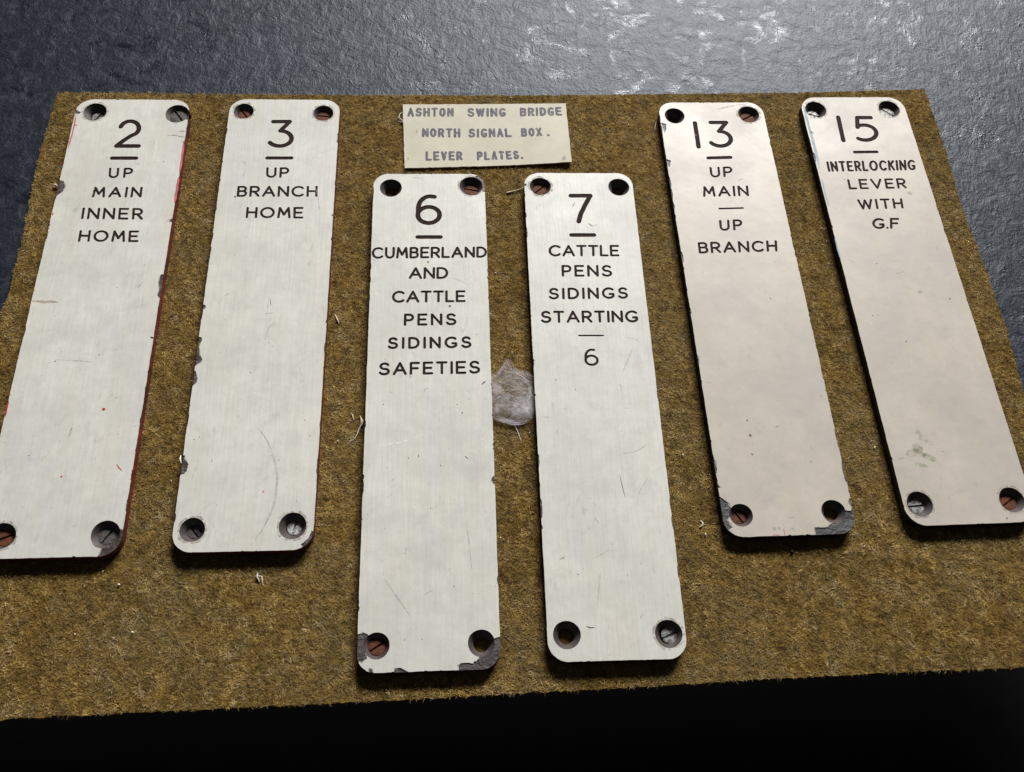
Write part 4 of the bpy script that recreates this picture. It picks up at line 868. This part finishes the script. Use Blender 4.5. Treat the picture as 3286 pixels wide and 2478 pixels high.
# ------------------------------------------------------------------ bits of debris
M_straw = plain('dry_straw', (0.50, 0.40, 0.24), 0.6)
M_chaff = plain('pale_chaff', (0.62, 0.54, 0.40), 0.6)
M_crumb = plain('white_crumb', (0.78, 0.74, 0.60), 0.6)
M_lint = plain('pale_lint', (0.62, 0.58, 0.52), 0.8)
M_nub = plain('dark_nub', (0.02, 0.012, 0.010), 0.7)
def bit(name, paths, z, material, label, cat, sides=6):
    c = np.mean([p[:2] for p in paths[0][0]], 0)
    pp = [([(x[0] - c[0], x[1] - c[1], (x[2] if len(x) > 2 else 0)) for x in pts], r) for pts, r in paths]
    o = tube(name, pp, 0, material, None, sides); o.location = (c[0], c[1], z); tag(o, label, cat); return o
bit('dried_seed', [([(-0.0736, 0.1735, .0008), (-0.0727, 0.1722, .001), (-0.0719, 0.1706, .0012), (-0.0717, 0.1690, .001), (-0.0722, 0.1678, .0008), (-0.0728, 0.166, .0006), (-0.0732, 0.1634, .0005), (-0.0739, 0.1612, .0005), (-0.0762, 0.1591, .0005), (-0.0777, 0.1577, .0003)],
     [.0002, .00035, .0009, .0009, .0006, .0004, .00028, .00016, .0001, .00006])], ZF, M_chaff, 'pale dried grass seed with a long tail on the felt beside plate 6', 'seed')
bit('straw_fragment', [([(-0.0783, 0.1741, .0006), (-0.0773, 0.1737, .0007), (-0.0764, 0.1711, .0005)], [.0002, .00035, .00025])], ZF, M_straw, 'tiny tan hooked straw beside the tailed grass seed', 'straw')
bit('wood_splinter', [([(-0.0967, 0.2297, .0008), (-0.0949, 0.2266, .0009), (-0.0935, 0.2244, .0006)], [.0001, .0004, .00015])], ZF, M_chaff, 'slim pale splinter on the felt right of plate 3', 'splinter')
bit('lint_tuft', [([(-0.1057, 0.0904, .0010), (-0.1057, 0.0887, .0012), (-0.1041, 0.0866, .0006)], [.0003, .0004, .0002]), ([(-0.1056, 0.0891, .0012), (-0.1035, 0.089, .0014), (-0.1023, 0.0853, .0005)], [.0002, .00025, .00012])],
    ZF, M_lint, 'pale bent tuft of lint on the felt just below plate 3', 'lint')
bit('chaff_flake', [([(-0.1533, 0.1411, 0), (-0.1531, 0.139, .0002), (-0.1521, 0.1371, 0)], [.0002, .0005, .0002])], -.0005, M_crumb, 'small cream flake caught in the lower left notch of plate 3', 'flake')
bit('lint_wisp', [([(-0.266, 0.2912, .001), (-0.2645, 0.2914, .0016), (-0.2633, 0.2908, .001)], [.0002, .0007, .0003])], ZF, M_lint, 'whitish wisp beside the round chip in the left edge of plate 2', 'lint')
bit('cotton_thread', [([(-0.0826, 0.3728, .0008), (-0.0843, 0.3704, .0010), (-0.0846, 0.3674, .0010), (-0.0825, 0.3658, .0012), (-0.0806, 0.3641, .0010)], [.00015, .0003, .0003, .00035, .0002]), ([(-0.0846, 0.3650, .0008), (-0.0825, 0.3642, .0010), (-0.0806, 0.3645, .0010)], .0002)],
    ZF, M_lint, 'white crinkled thread sticking out left of the card label', 'thread')
bit('chaff_curl', [([(0.0970, 0.1391, .0006), (0.0982, 0.1378, .0009), (0.0980, 0.1365, .0008), (0.0966, 0.1355, .0004)], [.0002, .00045, .0004, .0002])], ZF, M_chaff, 'curled cream chaff on the felt left of the foot of plate 13', 'flake')
bit('straw_sliver', [([(0.0688, 0.3872, .0006), (0.0684, 0.3832, .0008), (0.0681, 0.3800, .0005)], [.0002, .0004, .0002])], ZF, M_straw, 'yellow straw sliver upright on the felt beside the top of plate 13', 'straw')
bit('dry_twig', [([(-0.0150, 0.3212, .0006), (-0.0120, 0.3224, .0009), (-0.0099, 0.3234, .0009), (-0.0072, 0.3252, .0009), (-0.0055, 0.3270, .0006)], [.0007, .0005, .00035, .00025, .0001])], ZF, M_straw, 'brown wisp of straw between the tops of plates 6 and 7', 'straw')
bit('dark_nub', [([(0.1403, 0.1288, .0003), (0.1410, 0.1285, .0009), (0.1417, 0.1281, .0003)], [.0005, .0009, .0004])], ZF, M_nub, 'small dark nub on the felt just below plate 13', 'crumb')
CR = [(0.0996, 0.1323, 1.0), (0.0882, 0.1718, .9), (0.1853, 0.1876, 1.0), (0.1839, 0.1908, .6), (0.0918, 0.1649, .5), (0.0822, 0.1668, .5), (0.1015, 0.1628, .5), (-0.1659, 0.0784, 1.0), (-0.1561, 0.1294, .6), (-0.154, 0.0586, .9), (-0.1613, 0.0553, .6), (-0.1783, 0.055, .8),
      (0.0113, 0.1746, .7), (0.0025, 0.1195, .7), (-0.0157, 0.2663, .9), (-0.02, 0.3931, .9), (-0.0936, 0.3231, .6), (0.0804, 0.2755, .6), (0.0651, 0.4007, .5), (0.1498, 0.4097, .6), (0.2216, 0.3124, .8), (0.1682, 0.3121, .6), (-0.1747, 0.0834, .7), (-0.0819, 0.1589, .8)]
paths = []
for x, y, s in CR:
    a = rng.uniform(0, 3.14); q = .0006 * s
    paths.append(([(x - q * math.cos(a), y - q * math.sin(a), .0006), (x, y, .0009), (x + q * math.cos(a), y + q * math.sin(a), .0007)], [.00015 * s, .00045 * s, .0002 * s]))
cr = tube('dust_crumb', paths, 0, M_crumb, None, 5); cr.location = (0, 0, ZF); tag(cr, 'scattered tiny white crumbs and dust specks on the brown felt', 'dust'); cr['kind'] = 'stuff'
